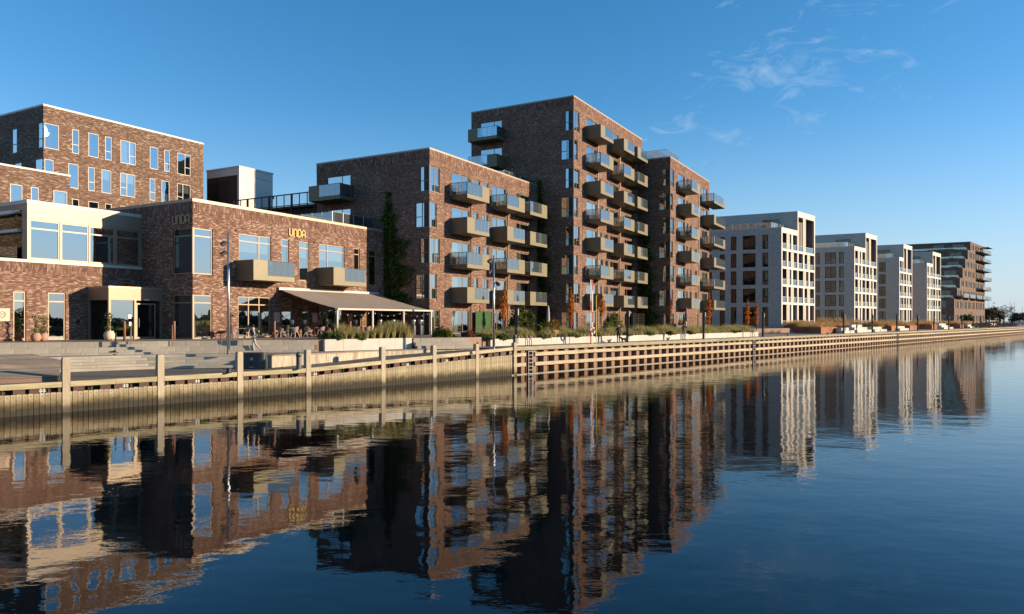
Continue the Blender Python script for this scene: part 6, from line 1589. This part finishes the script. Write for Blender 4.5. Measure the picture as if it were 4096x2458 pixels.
for nme, c_ in (('skin', (0.42, 0.25, 0.18)), ('cloth_grey', (0.33, 0.32, 0.31)), ('cloth_trouser', (0.40, 0.37, 0.32)), ('cloth_dark', (0.035, 0.022, 0.028)), ('cloth_brown', (0.075, 0.042, 0.025)), ('cloth_jeans', (0.12, 0.19, 0.28)), ('cloth_purple', (0.09, 0.02, 0.06)), ('cloth_teal', (0.14, 0.30, 0.36)), ('hair_dark', (0.02, 0.013, 0.01)), ('vest_olive', (0.055, 0.04, 0.025)), ('scarf_cream', (0.55, 0.45, 0.38)), ('shoe', (0.03, 0.025, 0.022))):
    noisy(nme, tuple(v * .9 for v in c_), tuple(min(1, v * 1.1) for v in c_), 6, rough=.85)
# figure faces -y; zones index the colour list: 0 skin, 1 top, 2 legs, 3 shoes, 4 sleeves, 5 hands
def fig(lf, rf, la, ra, lean=0.0, coat=0.0):
    J = {}
    J['pelvis'] = ((0, 0, .95), (.15 + coat, .11 + coat), None, 1)
    J['waist'] = ((0, -.02 * lean, 1.10), (.13 + coat, .10 + coat), 'pelvis', 1)
    J['chest'] = ((0, -.05 * lean, 1.32), (.17, .12), 'waist', 1)
    J['neck_base'] = ((0, -.08 * lean, 1.46), (.09, .08), 'chest', 1)
    J['neck'] = ((0, -.10 * lean, 1.51), .055, 'neck_base', 0)
    J['head'] = ((0, -.12 * lean - .01, 1.62), (.078, .092), 'neck', 0)
    J['head_top'] = ((0, -.12 * lean, 1.70), (.07, .08), 'head', 0)
    for sd_, sx, ft, arm in (('l', -1, lf, la), ('r', 1, rf, ra)):
        J['hip' + sd_] = ((sx * .09, 0, .88), .095, 'pelvis', 2)
        (ky, kz), (ay, az), (ty, tz) = ft
        J['knee' + sd_] = ((sx * .10, ky, kz), .065, 'hip' + sd_, 2)
        J['ankle' + sd_] = ((sx * .10, ay, az), .048, 'knee' + sd_, 2)
        J['toe' + sd_] = ((sx * .11, ty, tz), .04, 'ankle' + sd_, 3)
        J['shoulder' + sd_] = ((sx * .19, -.06 * lean, 1.41), .07, 'neck_base', 4)
        e_, w_, h_ = arm
        J['elbow' + sd_] = (e_, .05, 'shoulder' + sd_, 4)
        J['wrist' + sd_] = (w_, .035, 'elbow' + sd_, 4)
        J['palm' + sd_] = (h_, (.034, .022), 'wrist' + sd_, 5)
        hv = (Vector(h_) - Vector(w_)).normalized()
        for q_, off in enumerate((-.024, -.008, .008, .024)):
            J['finger%s%d' % (sd_, q_)] = (tuple(Vector(h_) + hv * (.075 - .008 * abs(q_ - 1)) + Vector((off * .4, off, 0))), .008, 'palm' + sd_, 5)
        J['thumb' + sd_] = (tuple(Vector(h_) + hv * .03 + Vector((-sx * .03, -.02, .01))), .009, 'palm' + sd_, 5)
    return J
stand = ((-.02, .50), (0, .09), (-.14, .04))
down = lambda sx: ((sx * .25, .03, 1.16), (sx * .24, -.05, .93), (sx * .24, -.07, .85))
J = fig(((-.10, .50), (-.02, .09), (-.17, .04)), ((.10, .50), (.42, .18), (.36, .06)), ((-.26, -.02, 1.14), (-.14, -.20, 1.04), (-.08, -.24, 1.02)), ((.25, .06, 1.15), (.20, -.08, .98), (.16, -.14, .93)), .8, .045)
x, y = at(1017, 47.0); mp_ = person('walking man in dark vest, grey sleeves, striped scarf and pale trousers', (x, y, ZQ), R(-78), 1.80, J, ['skin', 'vest_olive', 'cloth_trouser', 'shoe', 'cloth_grey', 'skin'], ('hair_dark', .108))
m_ = MB()
for k in range(10):
    a, b_ = 2 * math.pi * k / 10, 2 * math.pi * (k + 1) / 10
    for r0_, z0_, r1_, z1_ in ((.105, 1.47, .125, 1.53), (.125, 1.53, .10, 1.59)): m_.face([(r0_ * math.cos(a), -.08 + r0_ * math.sin(a), z0_), (r0_ * math.cos(b_), -.08 + r0_ * math.sin(b_), z0_), (r1_ * math.cos(b_), -.08 + r1_ * math.sin(b_), z1_), (r1_ * math.cos(a), -.08 + r1_ * math.sin(a), z1_)])
m_.build('scarf', 'scarf_cream', mp_)
J = fig(((-.06, .50), (.02, .09), (-.12, .04)), ((-.01, .50), (.10, .09), (-.04, .04)), down(-1), ((.27, .0, 1.15), (.27, -.10, .94), (.27, -.13, .87)), .3, .03)
x, y = Q(Sx(2517), 1.2); wp = person('woman in dark coat with purple scarf walking a dog', (x, y, ZQ), R(5), 1.62, J, ['skin', 'cloth_dark', 'cloth_dark', 'shoe', 'cloth_dark', 'skin'], ('scarf_cream', .112))
m_ = MB(); m_.box(-.055, .055, -.165, -.115, 1.05, 1.46); m_.build('scarf', 'cloth_purple', wp)
J = fig(((.02, .50), (.06, .09), (-.08, .04)), ((-.08, .50), (-.02, .09), (-.16, .04)), ((-.30, .02, 1.18), (-.16, -.16, 1.08), (-.10, -.20, 1.06)), ((.30, -.10, 1.22), (.14, -.22, 1.42), (.10, -.20, 1.52)), .2, .03)
x, y = Q(Sx(2770), 1.0); person('man in brown jacket and light blue jeans standing at quay edge', (x, y, ZQ), R(35), 1.80, J, ['skin', 'cloth_brown', 'cloth_jeans', 'shoe', 'cloth_brown', 'skin'], ('hair_dark', .112))
J = fig(stand, ((.02, .50), (.10, .09), (-.05, .04)), ((-.28, -.08, 1.20), (-.12, -.24, 1.36), (-.07, -.24, 1.46)), ((.28, -.08, 1.20), (.12, -.24, 1.36), (.07, -.24, 1.46)), .2, .05)
x, y = Q(Sx(3453), 1.0); person('woman in long teal coat with raised arms near fifth lamp', (x, y, ZQ), R(60), 1.72, J, ['skin', 'cloth_teal', 'cloth_teal', 'shoe', 'cloth_teal', 'skin'], ('hair_dark', .115))
# the small dog on its lead
x, y = Q(Sx(2538), 1.2); dg_ = thing('dog', 'small dark dog on a lead beside the woman', 'dog', (x, y, ZQ), R(25))
dv = [(.0, 0, .30), (-.16, 0, .31), (-.26, 0, .40), (-.36, 0, .44), (-.45, 0, .42), (.18, 0, .31), (.32, 0, .42),
      (-.15, .07, .16), (-.15, .07, .02), (-.15, -.07, .16), (-.17, -.07, .02), (.16, .07, .18), (.22, .07, .10), (.18, .07, .02), (.16, -.07, .18), (.22, -.07, .10), (.18, -.07, .02), (-.34, .05, .52), (-.34, -.05, .52)]
de = [(0, 1), (1, 2), (2, 3), (3, 4), (0, 5), (5, 6), (1, 7), (7, 8), (1, 9), (9, 10), (5, 11), (11, 12), (12, 13), (5, 14), (14, 15), (15, 16), (3, 17), (3, 18)]
dr_ = [.11, .12, .075, .075, .035, .09, .02, .04, .028, .04, .028, .05, .03, .026, .05, .03, .026, .02, .02]
me = bpy.data.meshes.new('dog_bones'); me.from_pydata(dv, de, []); o = bpy.data.objects.new('dog_bones', me); col.objects.link(o); o.modifiers.new('s', 'SKIN')
for i, r_ in enumerate(dr_): me.skin_vertices[0].data[i].radius = (r_, r_); me.skin_vertices[0].data[i].use_root = (i == 0)
sb_ = o.modifiers.new('u', 'SUBSURF'); sb_.levels = 2
bpy.context.view_layer.update(); nm_ = bpy.data.meshes.new_from_object(o.evaluated_get(bpy.context.evaluated_depsgraph_get())); bpy.data.objects.remove(o); nm_.materials.clear(); nm_.materials.append(MATS['cloth_dark']); nm_.polygons.foreach_set('use_smooth', [True] * len(nm_.polygons)); put('body', nm_, dg_)
wx, wy = Q(Sx(2517), 1.2); m_ = MB(); m_.tube([(wx + .25, wy - .13, ZQ + .82), ((wx + x) / 2, (wy + y) / 2 - .1, ZQ + .45), (x - .22, y - .1, ZQ + .40)], .010, 5); tag(m_.build('dog_lead', 'scarf_cream'), 'pale lead between the woman and her dog', 'lead')

# ------------------------------------------------------------------ wooded shore across the harbour, right of the picture
SH = [(310, -420), (330, -120), (400, 130), (520, 330)]
m_ = MB(); m_.prism([(x, y) for x, y in SH] + [(1500, 500), (1500, -900), (310, -900)], -1, 1.2); tag(m_.build('far_shore', 'leaf_ground'), kind='structure')
pts = []
for a, b_ in zip(SH, SH[1:]):
    a, b_ = np.array(a), np.array(b_); k = 6000; tt = nrs.uniform(0, 1, k)[:, None]; p = a + (b_ - a) * tt + nrs.uniform(4, 30, (k, 1)) * np.array([[1.0, -.3]])
    hgt = (5 + 2.5 * np.sin(p[:, 0] * .11 + p[:, 1] * .07) + 2 * np.sin(p[:, 1] * .23)); pts.append(np.column_stack([p, 1 + hgt * nrs.uniform(0, 1, k) ** .7]))
tag(leaves('far_wood', np.concatenate(pts), 1.9, 'leaf_far'), 'dark wooded shore across the harbour on the right', 'wood', kind='stuff')

# planted boxes and pots on some balconies
pbx = MB(); pbx.box(-.4, .4, -.13, .13, 0, .34); pbm = pbx.mesh('box', 'terracotta')
n_ = 220; lfm = leaves('foliage', np.stack([nrs.uniform(-.4, .4, n_), nrs.uniform(-.16, .16, n_), .34 + .45 * nrs.uniform(0, 1, n_) ** 1.3], 1), .09, 'leaf_shrub').data
bpy.data.objects.remove(bpy.data.objects['foliage'] if False else [o for o in bpy.data.objects if o.data is lfm][0])
for i, (org, u, z, hn, fl_, sd_) in enumerate([((-7.467, 66.3), 6.6, 13.0, 'five storey', 'fourth floor', 'left'), ((-7.467, 66.3), 18.9, 13.0, 'five storey', 'fourth floor', 'right'), ((-7.467, 66.3), 6.8, 6.2, 'five storey', 'first floor', 'left'), ((6.97, 82.8), 19.3, 12.7, 'eight storey', 'fourth floor', 'right'),
        ((6.97, 82.8), 6.6, 9.2, 'eight storey', 'third floor', 'left'), ((6.97, 82.8), 13.8, 19.25, 'eight storey', 'sixth floor', 'middle'), ((21.4, 99.0), 6.9, 12.7, 'seven storey', 'fourth floor', 'left'), ((21.4, 99.0), 19.0, 9.2, 'seven storey', 'third floor', 'right')]):
    zt_ = min([5.2 + 3.27 * (k - 1) - 2.59 + .345 for k in range(2, 9)], key=lambda q_: abs(q_ - z))
    c_, s__ = math.cos(BA), math.sin(BA)
    t_ = thing('balcony_planter', 'planted box on the %s %s balcony of the %s house' % (fl_, sd_, hn), 'planter', (org[0] + u * c_ + 1.55 * s__, org[1] + u * s__ - 1.55 * c_, zt_), BA, 'plant boxes on the balconies')
    put('box', pbm, t_); put('foliage', lfm, t_)
